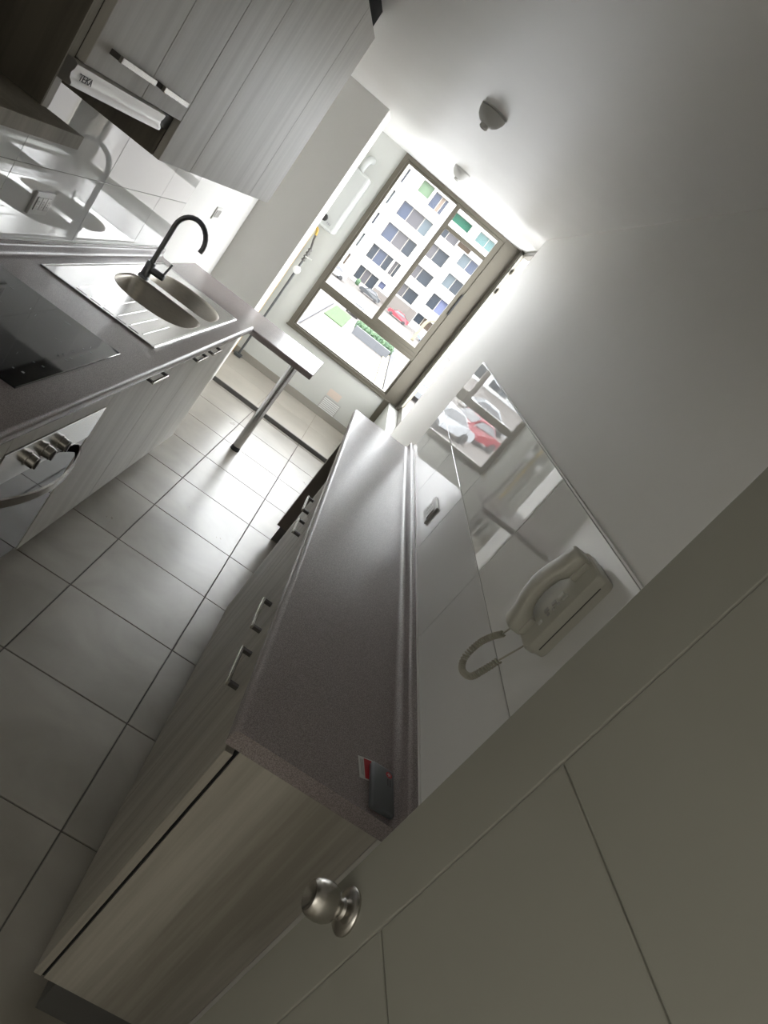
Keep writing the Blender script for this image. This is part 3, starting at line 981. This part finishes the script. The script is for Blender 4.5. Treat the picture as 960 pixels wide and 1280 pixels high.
# handset: swept rounded section along a curved spine in (x, z)
bm = bmesh.new()
yc = 1.196
sp0 = [(0.022, 1.283, 0.017, 0.024), (0.022, 1.290, 0.020, 0.027), (0.024, 1.312, 0.021, 0.027), (0.030, 1.332, 0.017, 0.026),
       (0.038, 1.352, 0.014, 0.025), (0.042, 1.375, 0.0135, 0.025), (0.044, 1.398, 0.0135, 0.025), (0.042, 1.421, 0.0135, 0.025),
       (0.038, 1.444, 0.014, 0.025), (0.030, 1.464, 0.017, 0.026), (0.024, 1.484, 0.021, 0.027), (0.022, 1.506, 0.020, 0.027), (0.022, 1.513, 0.016, 0.023)]
sp = [(xf + 0.008 - d, 1.297 + (z - 1.283) * 0.196 / 0.230, a, b) for d, z, a, b in sp0]
prev = None
for k, (x, z, hx, hy) in enumerate(sp):
    if 0 < k < len(sp) - 1:
        tx, tz = sp[k + 1][0] - sp[k - 1][0], sp[k + 1][1] - sp[k - 1][1]
    else:
        tx, tz = 0, 1
    l = math.hypot(tx, tz); tx /= l; tz /= l
    ring = []
    for i in range(16):
        a = 2 * math.pi * i / 16
        c, s_ = math.cos(a), math.sin(a)
        ux = hx * math.copysign(abs(c) ** 0.6, c); uy = hy * math.copysign(abs(s_) ** 0.6, s_)
        ring.append(bm.verts.new((x + ux * tz, yc + uy, z - ux * tx)))
    if prev:
        for i in range(16):
            bm.faces.new((prev[i], prev[(i + 1) % 16], ring[(i + 1) % 16], ring[i]))
    else:
        bm.faces.new(ring)
    prev = ring
bm.faces.new(prev)
obj('handset', bm, M['phone'], ph, autosmooth=50)
# coiled cord
def catmull(P, n):
    P = [Vector(p) for p in P]
    out = []
    for i in range(len(P) - 1):
        p0 = P[max(i - 1, 0)]; p1 = P[i]; p2 = P[i + 1]; p3 = P[min(i + 2, len(P) - 1)]
        for k in range(n):
            t = k / n
            out.append(0.5 * ((2 * p1) + (-p0 + p2) * t + (2 * p0 - 5 * p1 + 4 * p2 - p3) * t * t + (-p0 + 3 * p1 - 3 * p2 + p3) * t ** 3))
    out.append(P[-1])
    return out
xc = 0.575
path = catmull([(xc, 1.207, 1.268), (xc, 1.236, 1.236), (xc, 1.257, 1.200), (xc, 1.258, 1.158), (xc, 1.225, 1.146), (xc, 1.178, 1.166), (xc, 1.158, 1.200), (xc + 0.005, 1.150, 1.240)], 60)
L_ = [0]
for a, b in zip(path, path[1:]): L_.append(L_[-1] + (b - a).length)
turns = 44
hel = []
N_ = turns * 9
j = 0
for k in range(N_ + 1):
    s_ = L_[-1] * k / N_
    while j < len(L_) - 2 and L_[j + 1] < s_: j += 1
    f = (s_ - L_[j]) / max(1e-9, L_[j + 1] - L_[j])
    p = path[j].lerp(path[j + 1], f)
    tdir = (path[min(j + 2, len(path) - 1)] - path[max(j - 1, 0)]).normalized()
    u = Vector((1, 0, 0)); v = tdir.cross(u).normalized()
    a = 2 * math.pi * turns * k / N_
    hel.append(p + 0.0058 * (math.cos(a) * u + math.sin(a) * v))
bm = bmesh.new()
tube(bm, hel, 0.0021, 5)
tube(bm, [(xf - 0.012, 1.196, 1.300), (xc, 1.207, 1.268)], 0.0018, 6)
tube(bm, [(xc + 0.005, 1.150, 1.240), (xw - 0.022, 1.160, 1.299)], 0.0018, 6)
obj('coiled_cord', bm, M['cord'], ph, smooth=True)

# ================================================================== SMALL THINGS ON THE RIGHT WORKTOP
cd = thing('business_card', 'small white and red printed card lying on the worktop', 'card', (0.518, 1.112, HR))
def quad_prism(bm, pts, z0, z1):
    a = [bm.verts.new((x, y, z0)) for x, y in pts]; b = [bm.verts.new((x, y, z1)) for x, y in pts]
    bm.faces.new(a[::-1]); bm.faces.new(b)
    for k in range(len(pts)): bm.faces.new((a[k], a[(k + 1) % len(pts)], b[(k + 1) % len(pts)], b[k]))
bm = bmesh.new(); quad_prism(bm, [(0.500, 1.136), (0.536, 1.147), (0.545, 1.090), (0.509, 1.080)], HR + 0.0004, HR + 0.0012)
obj('paper', bm, M['card'], cd)
bm = bmesh.new(); quad_prism(bm, [(0.514, 1.1375), (0.533, 1.143), (0.541, 1.092), (0.522, 1.0865)], HR + 0.0012, HR + 0.0015)
obj('red_print', bm, M['red'], cd)
bm = bmesh.new()
for k in range(3):
    x = 0.5055 + 0.0026 * k
    quad_prism(bm, [(x, 1.131 + k * 0.0006), (x + 0.0009, 1.1313 + k * 0.0006), (x + 0.0078, 1.091), (x + 0.0069, 1.0907)], HR + 0.0012, HR + 0.0015)
obj('grey_print', bm, M['cardgrey'], cd)
dv = thing('power_bank', 'dark grey rounded power bank with a red round mark on the worktop', 'power bank', (0.557, 1.072, HR))
bm = bmesh.new()
A_ = math.radians(3)
DVM = Matrix.Translation((0.557, 1.074, HR + 0.001)) @ Matrix.Rotation(A_, 4, 'Z')
box(bm, -0.0275, 0.0275, -0.058, 0.058, 0, 0.015, 0.005)
bmesh.ops.transform(bm, matrix=DVM, verts=bm.verts)
obj('case', bm, M['device'], dv, autosmooth=50)
bm = bmesh.new(); lathe(bm, [(0, 0.0155), (0.0075, 0.0155), (0.0075, 0.0150)], 20, DVM @ Matrix.Translation((0.013, 0.040, 0)))
mk = obj('red_mark', bm, M['red'], dv)
bm = bmesh.new()
for i in range(5):
    a = 2 * math.pi * i / 5 + 0.3
    box(bm, -0.0008, 0.0008, 0.001, 0.0045, 0.0155, 0.0158, M=DVM @ Matrix.Translation((0.013, 0.040, 0)) @ Matrix.Rotation(a, 4, 'Z'))
obj('white_emblem', bm, M['card'], dv)
bm = bmesh.new()
for dx in (0.010, 0.016):
    box(bm, dx - 0.0008, dx + 0.0008, 0.010, 0.028, 0.0150, 0.0154, M=DVM)
obj('dark_print', bm, M['black'], dv)

# ================================================================== CEILING LAMPS
def ceiling_lamp(x, y, label):
    t = thing('ceiling_lamp', label, 'lamp', (x, y, ZC), 'ceiling lamp holders')
    bm = bmesh.new()
    lathe(bm, [(0, 0), (0.064, 0), (0.064, -0.004), (0.058, -0.006)], 36, Matrix.Translation((x, y, ZC)))
    obj('ceiling_plate', bm, M['lampwhite'], t, autosmooth=35)
    bm = bmesh.new()
    lathe(bm, [(0.0575, -0.007), (0.062, -0.009), (0.060, -0.022), (0.050, -0.042), (0.034, -0.056), (0.024, -0.060), (0.0, -0.060)], 36, Matrix.Translation((x, y, ZC)))
    obj('bowl_cover', bm, M['lampwhite'], t, autosmooth=40)
    bm = bmesh.new()
    lathe(bm, [(0.019, -0.059), (0.019, -0.074), (0.015, -0.076), (0.014, -0.070), (0, -0.070)], 24, Matrix.Translation((x, y, ZC)))
    obj('bulb_holder', bm, M['lampwhite'], t, autosmooth=40)
    return t
l0 = ceiling_lamp(-0.087, 3.215, 'white bulbless lamp holder on the ceiling nearer the camera')
l1 = copy_tree(l0)
l1.location = (-0.081, 5.148, ZC)
l1['label'] = 'white bulbless lamp holder on the ceiling nearer the window'

# ================================================================== BOILER AND PIPES
bo = thing('boiler', 'white wall boiler partly hidden behind the partition', 'boiler', (-0.86, 6.46, 1.43))
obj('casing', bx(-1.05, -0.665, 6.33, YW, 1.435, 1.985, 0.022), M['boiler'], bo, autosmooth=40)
bm = bmesh.new()
lathe(bm, [(0, 0), (0.03, 0), (0.03, 0.012), (0.026, 0.016), (0, 0.016)], 24, Matrix.Translation((-0.795, 6.332, 1.515)) @ Matrix.Rotation(math.radians(90), 4, 'X'))
obj('dial', bm, M['black'], bo, autosmooth=40)
bm = bmesh.new()
for i in range(3):
    box(bm, -0.755 + i * 0.014, -0.747 + i * 0.014, 6.328, 6.331, 1.485 - i * 0.002, 1.500 - i * 0.002)
obj('badge', bm, M['cardgrey'], bo)
bm = bmesh.new()
tube(bm, catmull([(-0.78, 6.44, 1.98), (-0.78, 6.44, 2.05), (-0.77, 6.47, 2.10), (-0.76, 6.53, 2.115), (-0.76, YW, 2.115)], 6), 0.029, 20)
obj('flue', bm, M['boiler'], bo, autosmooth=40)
gp = thing('gas_pipe', 'dark gas pipe with yellow elbow and round white valve below the boiler', 'pipe', (-0.77, 6.53, 0.04))
bm = bmesh.new()
tube(bm, [(-0.763, 6.53, 1.10), (-0.765, 6.53, 0.30), (-0.765, 6.53, 0.036)], 0.011, 14)
obj('riser', bm, M['pipe'], gp, autosmooth=40)
bm = bmesh.new()
tube(bm, [(-0.763, 6.53, 1.10), (-0.763, 6.53, 1.22)], 0.015, 14)
for z in (1.10, 1.135, 1.17, 1.205):
    tube(bm, [(-0.763, 6.53, z), (-0.763, 6.53, z + 0.016)], 0.022, 6)
tube(bm, [(-0.763, 6.53, 1.22), (-0.785, 6.50, 1.30), (-0.79, 6.47, 1.36)], 0.010, 10)
obj('fittings', bm, M['darksteel'], gp, autosmooth=40)
bm = bmesh.new()
tube(bm, catmull([(-0.79, 6.47, 1.345), (-0.80, 6.46, 1.39), (-0.82, 6.46, 1.40), (-0.86, 6.46, 1.40), (-0.88, 6.46, 1.433)], 5), 0.013, 12)
obj('yellow_elbow', bm, M['yellow'], gp, autosmooth=40)
bm = bmesh.new()
lathe(bm, [(0, 0), (0.036, 0), (0.036, 0.012), (0.030, 0.016), (0.016, 0.016), (0.014, 0.022), (0, 0.022)], 24, Matrix.Translation((-0.760, 6.515, 1.005)) @ Matrix.Rotation(math.radians(90), 4, 'X'))
obj('valve_gauge', bm, M['dial'], gp, autosmooth=40)
bm = bmesh.new()
tube(bm, [(-0.763, 6.50, 1.145), (-0.70, 6.485, 1.155)], 0.006, 8)
obj('valve_lever', bm, M['dial'], gp, autosmooth=40)
obj('floor_flange', bx(-0.80, -0.73, 6.50, 6.575, 0.036, 0.062, 0.004), M['pipe'], gp)

wp = thing('water_pipe', 'dark pipe with round valve beside the yellow pipe behind the partition', 'pipe', (-0.915, 6.53, 0.04))
bm = bmesh.new(); tube(bm, [(-0.915, 6.53, 0.036), (-0.915, 6.53, 1.433)], 0.011, 12)
obj('riser', bm, M['pipe'], wp, autosmooth=40)
bm = bmesh.new()
lathe(bm, [(0, 0), (0.034, 0), (0.034, 0.012), (0.028, 0.016), (0, 0.016)], 24, Matrix.Translation((-0.915, 6.515, 0.965)) @ Matrix.Rotation(math.radians(90), 4, 'X'))
obj('valve_gauge', bm, M['dial'], wp, autosmooth=40)
yp = thing('yellow_pipe', 'thin yellow gas pipe running down the window wall behind the partition', 'pipe', (-0.835, 6.55, 0.04))
bm = bmesh.new(); tube(bm, [(-0.835, 6.55, 0.036), (-0.835, 6.55, 1.38)], 0.010, 12)
obj('riser', bm, M['yellow'], yp, autosmooth=40)

# vent grille
vg = thing('vent_grille', 'white slatted vent grille low on the wall below the window', 'vent', (0.20, YW - 0.006, 0.08))
obj('grille_frame', bx(0.105, 0.295, YW - 0.005, YW, 0.085, 0.240, 0.001), M['socketmetal'], vg)
for k in range(8):
    obj('slat', bx(0.115, 0.285, YW - 0.011, YW - 0.005, 0.094 + k * 0.0175, 0.104 + k * 0.0175, 0.001), M['white'], vg)
tag(obj('paint_patch', bx(0.110, 0.245, YW - 0.0015, YW, 0.252, 0.325), M['patch']), 'pinkish patch of bare filler on the wall just above the vent grille', 'patch')

# ================================================================== OUTSIDE
YB = 78.5
GZ = -3.8
K_ = 1.2077
def FX(x): return x * K_
def FZ(z): return 1.7 + (z - 1.7) * K_
E_white = mat('facade_white', (0.36, 0.365, 0.37), 0.8)
E_base = mat('facade_base_pink', (0.085, 0.074, 0.068), 0.8)
E_pale = mat('white_roof_concrete', (0.30, 0.30, 0.305), 0.8)
E_pave = add_noise(mat('paving', (0.30, 0.28, 0.265), 0.8), (0.068, 0.061, 0.056), (0.095, 0.085, 0.078), nscale=0.4, detail=5)
E_kerb = mat('cream_kerb', (0.16, 0.145, 0.10), 0.8)
E_grey = mat('grey_gutter', (0.025, 0.025, 0.03), 0.7)
E_grass = add_noise(mat('lawn', (0.07, 0.14, 0.03), 0.9), (0.012, 0.034, 0.004), (0.022, 0.05, 0.008), nscale=2.0)
E_leaf = add_noise(mat('shrub_leaf', (0.05, 0.11, 0.05), 0.8), (0.015, 0.04, 0.02), (0.05, 0.09, 0.04), nscale=3.0)
def pm(name, c, r=0.25): return mat(name, tuple(v * 0.5 for v in c), r, spec=0.2)
P_dark = pm('pane_dark', (0.030, 0.040, 0.055)); P_blue = pm('pane_blue', (0.06, 0.075, 0.12)); P_pale = pm('pane_pale', (0.12, 0.15, 0.17))
P_mauve = pm('pane_mauve', (0.10, 0.095, 0.105)); P_green = pm('awning_green', (0.02, 0.11, 0.07), 0.7); P_teal = pm('glazing_teal', (0.10, 0.19, 0.19))
P_lgreen = pm('blind_pale_green', (0.16, 0.23, 0.15), 0.7); P_brown = pm('panel_brown', (0.09, 0.065, 0.045), 0.7); P_lilac = pm('curtain_lilac', (0.14, 0.16, 0.27), 0.7)
P_peach = pm('blind_peach', (0.26, 0.20, 0.16), 0.7); P_frame = mat('beige_frame', (0.30, 0.27, 0.23), 0.6)

gr = struct('ground', bx(-80, 80, 6.9, 140, GZ - 0.3, GZ), E_pave)
gr.name = 'ground_paving'
roof = struct('trim_roof', bx(-2.35, 2.0, 9.0, 41.0, GZ, GZ + 0.05), E_pale)
roof.name = 'trim_2'
bm = bmesh.new(); box(bm, -2.85, -2.45, 9, 49, GZ, GZ + 0.12)
o = struct('trim_3', bm, E_grey)
bm = bmesh.new(); box(bm, 2.55, 2.95, 9, 50, GZ, GZ + 0.12)
o = struct('trim_4', bm, E_grey)
bm = bmesh.new(); box(bm, 2.05, 2.5, 9, 50, GZ, GZ + 0.10)
o = struct('trim_5', bm, E_kerb)
# long low wall and hedge past the white roof
tag(obj('low_wall', bx(-0.3, 2.3, 43.0, 43.3, GZ, GZ + 0.55), mat('low_wall_grey', (0.06, 0.063, 0.07), 0.7)), 'low pale grey wall beyond the bright concrete roof', 'wall')
def blob(bm, cx, cy, cz, rx, ry, rz, seed):
    rnd = random.Random(seed)
    r = bmesh.ops.create_icosphere(bm, subdivisions=3, radius=1.0)
    for v in r['verts']:
        k = 1 + rnd.uniform(-0.16, 0.16)
        v.co = Vector((cx + v.co.x * rx * k, cy + v.co.y * ry * k, cz + v.co.z * rz * k))
bm = bmesh.new()
for i in range(9):
    blob(bm, -0.2 + i * 0.31, 45.2, GZ + 0.4, 0.24, 0.4, 0.35, i)
tag(obj('hedge', bm, E_leaf), 'narrow green hedge line running behind the low grey wall', 'hedge')
tag(obj('lawn', bx(-2.25, -0.95, 42.2, 49.5, GZ, GZ + 0.05), E_grass), 'bright green lawn patch beyond the concrete roof', 'lawn', kind='stuff')

# facade with real openings
rects = []
def add(x0, x1, z0, z1, panes, awn=None): rects.append((FX(x0), FX(x1), FZ(z0), FZ(z1), panes, awn))
rows = [6.3, 4.85, 3.8, 1.6, -0.55, -2.6]
add(-3.15, -1.95, 6.35, 7.45, [(1, P_lgreen)])
add(-1.75, -0.35, 6.0, 7.35, [(.5, P_blue), (.25, P_peach), (.25, P_blue)])
add(-3.5, -0.3, 3.8, 5.15, [(.32, P_blue), (.40, P_mauve), (.28, P_pale)])
add(-3.5, -0.35, 1.6, 3.0, [(.35, P_blue), (.35, P_mauve), (.3, P_dark)])
add(-3.5, -1.25, -0.55, 0.8, [(.3, P_dark), (.4, P_blue), (.3, P_dark)])
add(-1.08, -0.4, -0.55, 0.8, [(.5, P_mauve), (.5, P_dark)])
add(-3.35, -1.25, -2.6, -1.33, [(.3, P_dark), (.3, P_mauve), (.4, P_dark)])
add(-1.08, -0.45, -1.95, -1.33, [(1, P_lilac)])
add(0.45, 2.5, 6.35, 7.15, [(1, P_green)])
add(3.3, 5.35, 6.3, 7.25, [(.5, P_teal), (.5, P_teal)])
add(0.45, 2.3, 4.8, 5.6, [(.4, P_dark), (.6, P_mauve)])
add(2.35, 3.7, 5.05, 5.7, [(1, P_brown)])
add(3.25, 5.3, 3.85, 5.0, [(.45, P_pale), (.55, P_blue)])
add(0.5, 2.5, 2.7, 4.0, [(.4, P_mauve), (.6, P_dark)])
add(3.3, 5.4, 1.7, 2.95, [(.4, P_pale), (.6, P_dark)])
add(0.4, 2.5, 0.6, 1.8, [(.4, P_mauve), (.6, P_dark)])
add(3.3, 5.3, -0.55, 0.8, [(.45, P_dark), (.55, P_lilac)])
add(0.45, 2.4, -1.4, -0.2, [(.4, P_mauve), (.6, P_dark)])
add(3.25, 5.2, -2.3, -1.4, [(.4, P_dark), (.6, P_brown)])
for z0, z1, mm in ((6.0, 7.3, P_blue), (3.9, 5.2, P_pale), (1.9, 3.0, P_blue), (-0.4, 0.9, P_pale), (-2.3, -1.2, P_peach)):
    add(-4.72, -4.5, z0, z1, [(1, mm)])
# the same storeys go on to the right and left, seen through the side window and its reflections
for k, x0 in enumerate((12.2, 15.2, -7.6, -10.6, -13.6)):
    for r_, z0 in enumerate((6.1, 3.9, 1.7, -0.5, -2.6)):
        add(x0, x0 + 2.1, z0, z0 + 1.25, [(.4, (P_mauve, P_dark, P_pale)[(k + r_) % 3]), (.6, (P_dark, P_blue)[(k * 2 + r_) % 2])])
bld = thing('apartment_building', 'long white apartment block with rows of recessed windows across the lot', 'building', (0, YB + 5, GZ))
bx0, bx1, bz0, bz1 = -22.0, 26.0, GZ, 13.0
gx = sorted({bx0, bx1} | {r[0] for r in rects} | {r[1] for r in rects})
gz = sorted({bz0, bz1} | {r[2] for r in rects} | {r[3] for r in rects})
bm = bmesh.new()
cache = {}
def V(x, y, z):
    k = (round(x, 4), y, round(z, 4))
    if k not in cache: cache[k] = bm.verts.new((x, y, z))
    return cache[k]
for i in range(len(gx) - 1):
    for j in range(len(gz) - 1):
        cx, cz = (gx[i] + gx[i + 1]) / 2, (gz[j] + gz[j + 1]) / 2
        if any(r[0] < cx < r[1] and r[2] < cz < r[3] for r in rects): continue
        bm.faces.new((V(gx[i], YB, gz[j]), V(gx[i + 1], YB, gz[j]), V(gx[i + 1], YB, gz[j + 1]), V(gx[i], YB, gz[j + 1])))
for x0, x1, z0, z1, p, aw in rects:
    for a, b in (((x0, z0), (x1, z0)), ((x1, z0), (x1, z1)), ((x1, z1), (x0, z1)), ((x0, z1), (x0, z0))):
        bm.faces.new((V(a[0], YB, a[1]), V(b[0], YB, b[1]), V(b[0], YB + 0.5, b[1]), V(a[0], YB + 0.5, a[1])))
box(bm, bx0, bx1, YB + 0.55, YB + 10, bz0, bz1)
obj('facade_wall', bm, E_white, bld)
for x0, x1, z0, z1, panes, aw in rects:
    bm = bmesh.new()
    f = 0.05
    box(bm, x0, x1, YB + 0.40, YB + 0.47, z0, z0 + f); box(bm, x0, x1, YB + 0.40, YB + 0.47, z1 - f, z1)
    u = x0
    cuts = []
    for w_, mm in panes:
        cuts.append((u, u + w_ * (x1 - x0), mm)); u += w_ * (x1 - x0)
    for a, b, mm in cuts[:-1] + [cuts[-1]]:
        box(bm, a, a + f, YB + 0.40, YB + 0.47, z0 + f, z1 - f)
    box(bm, x1 - f, x1, YB + 0.40, YB + 0.47, z0 + f, z1 - f)
    fr_ = obj('window', bm, P_frame, bld)
    for a, b, mm in cuts:
        obj('pane', bx(a + f, b - 0.005, YB + 0.45, YB + 0.48, z0 + f, z1 - f), mm, fr_)
# pinkish ground-storey wall pieces, proud of the facade
obj('base_course', bx(FX(0.35), FX(3.2), YB - 0.12, YB - 0.01, GZ, FZ(-1.5)), E_base, bld)
obj('base_course', bx(FX(-1.2), FX(0.35), YB - 0.12, YB - 0.01, GZ, FZ(-2.1)), E_base, bld)

# cars
def car(x, y, col, label, yaw=0.0, s=1.0, van=False):
    t = thing('car', label, 'car', (x, y, GZ), 'cars parked in front of the apartment block')
    CM = Matrix.Translation((x, y, GZ)) @ Matrix.Rotation(yaw, 4, 'Z') @ Matrix.Scale(s, 4)
    side = [(-2.0, 0.30), (-2.05, 0.62), (-1.9, 0.82), (-1.15, 0.92), (-0.55, 1.38), (0.75, 1.42), (1.45, 1.0), (2.0, 0.92), (2.05, 0.55), (1.98, 0.30)]
    bm = bmesh.new()
    a = []; b = []
    for px, pz in side:
        w = 0.82 if pz < 1.0 else 0.66
        a.append(bm.verts.new((px, -w, pz))); b.append(bm.verts.new((px, w, pz)))
    n = len(side)
    bm.faces.new(a); bm.faces.new(b[::-1])
    for k in range(n): bm.faces.new((a[k], a[(k + 1) % n], b[(k + 1) % n], b[k]))
    bmesh.ops.transform(bm, matrix=CM, verts=bm.verts)
    obj('body', bm, mat('car_paint', col, 0.3), t)
    bm = bmesh.new()
    for sgn in (-1, 1):
        pts = [(-1.0, 0.95), (-0.5, 1.33), (0.70, 1.36), (1.25, 1.02)]
        v = [bm.verts.new((px, sgn * (0.835 if pz < 1.0 or pz < 1.05 else 0.69), pz)) for px, pz in pts]
        v2 = [bm.verts.new((px, sgn * (0.80 if pz < 1.05 else 0.655), pz)) for px, pz in pts]
        bm.faces.new(v); bm.faces.new(v2[::-1])
        for k in range(4): bm.faces.new((v[k], v[(k + 1) % 4], v2[(k + 1) % 4], v2[k]))
    v = [bm.verts.new(c) for c in ((-1.17, -0.70, 0.94), (-1.17, 0.70, 0.94), (-0.60, 0.58, 1.37), (-0.60, -0.58, 1.37))]
    bm.faces.new(v)
    v = [bm.verts.new(c) for c in ((1.47, -0.70, 1.02), (1.47, 0.70, 1.02), (0.80, 0.58, 1.42), (0.80, -0.58, 1.42))]
    bm.faces.new(v)
    bmesh.ops.transform(bm, matrix=CM, verts=bm.verts)
    obj('windows', bm, M['ovenglass'], t)
    for wx in (-1.3, 1.3):
        for wy in (-0.78, 0.78):
            bm = bmesh.new()
            lathe(bm, [(0, -0.09), (0.31, -0.09), (0.31, 0.09), (0.18, 0.10), (0, 0.10)], 16, CM @ Matrix.Translation((wx, wy, 0.31)) @ Matrix.Rotation(math.radians(90 if wy < 0 else -90), 4, 'X'))
            obj('wheel', bm, M['black'], t)
    return t
WHT = (0.25, 0.26, 0.275); RED = (0.16, 0.012, 0.022); DRK = (0.015, 0.018, 0.022)
car(-1.3, 73.0, DRK, 'dark car parked at the foot of the white block', 0.0, 0.6)
car(2.3, 74.0, RED, 'red car parked near the pink base of the white block', 0.0, 0.62)
car(6.6, 70.5, (0.16, 0.20, 0.30), 'blue-grey car by the cream street lamp', 0.2, 0.8)
car(-5.3, 68.0, WHT, 'white car seen at the lower left of the window view', 0.3, 0.7)
car(-1.0, 51.5, DRK, 'dark car just beyond the green lawn patch', 1.45, 0.55)
car(4.75, 38.5, (0.12, 0.125, 0.13), 'white car seen through the narrow side window', 1.3)
car(5.5, 44.5, RED, 'red car behind the white car in the side window', 1.3)
car(-4.75, 34.8, WHT, 'white car on the left of the lot, mirrored in the wall tiles', -0.7)
car(-7.2, 38.6, RED, 'red car beside the mirrored white one on the left of the lot', -0.7)
car(-9.5, 49.0, (0.30, 0.32, 0.34), 'silver car further back on the left of the lot', 0.1)
# cream street lamp
sl_ = thing('street_lamp', 'cream curved street lamp in front of the white block', 'street lamp', (4.4, 66, GZ))
bm = bmesh.new()
tube(bm, catmull([(4.4, 66, GZ), (4.4, 66, GZ + 1.6), (4.55, 66, GZ + 2.3), (5.0, 66, GZ + 2.65), (5.6, 66, GZ + 2.5)], 6), 0.16, 10)
obj('pole', bm, E_kerb, sl_, smooth=True)
bm = bmesh.new(); blob(bm, 5.75, 66, GZ + 2.35, 0.5, 0.3, 0.28, 3)
obj('lamp_head', bm, E_kerb, sl_, smooth=True)
for i, (x, y, s_) in enumerate(((-3.1, 76.5, 0.45), (-5.6, 66, 0.5), (-6.4, 69, 0.6))):
    bm = bmesh.new(); blob(bm, x, y, GZ + s_ * 0.7, s_ * 0.6, s_ * 0.6, s_ * 0.8, 20 + i)
    tag(obj('shrub', bm, E_leaf, smooth=False), ['round green shrub against the foot of the white block', 'small shrub at the left of the lot nearer the camera', 'larger shrub at the far left of the lot'][i], 'shrub', 'shrubs in the lot')
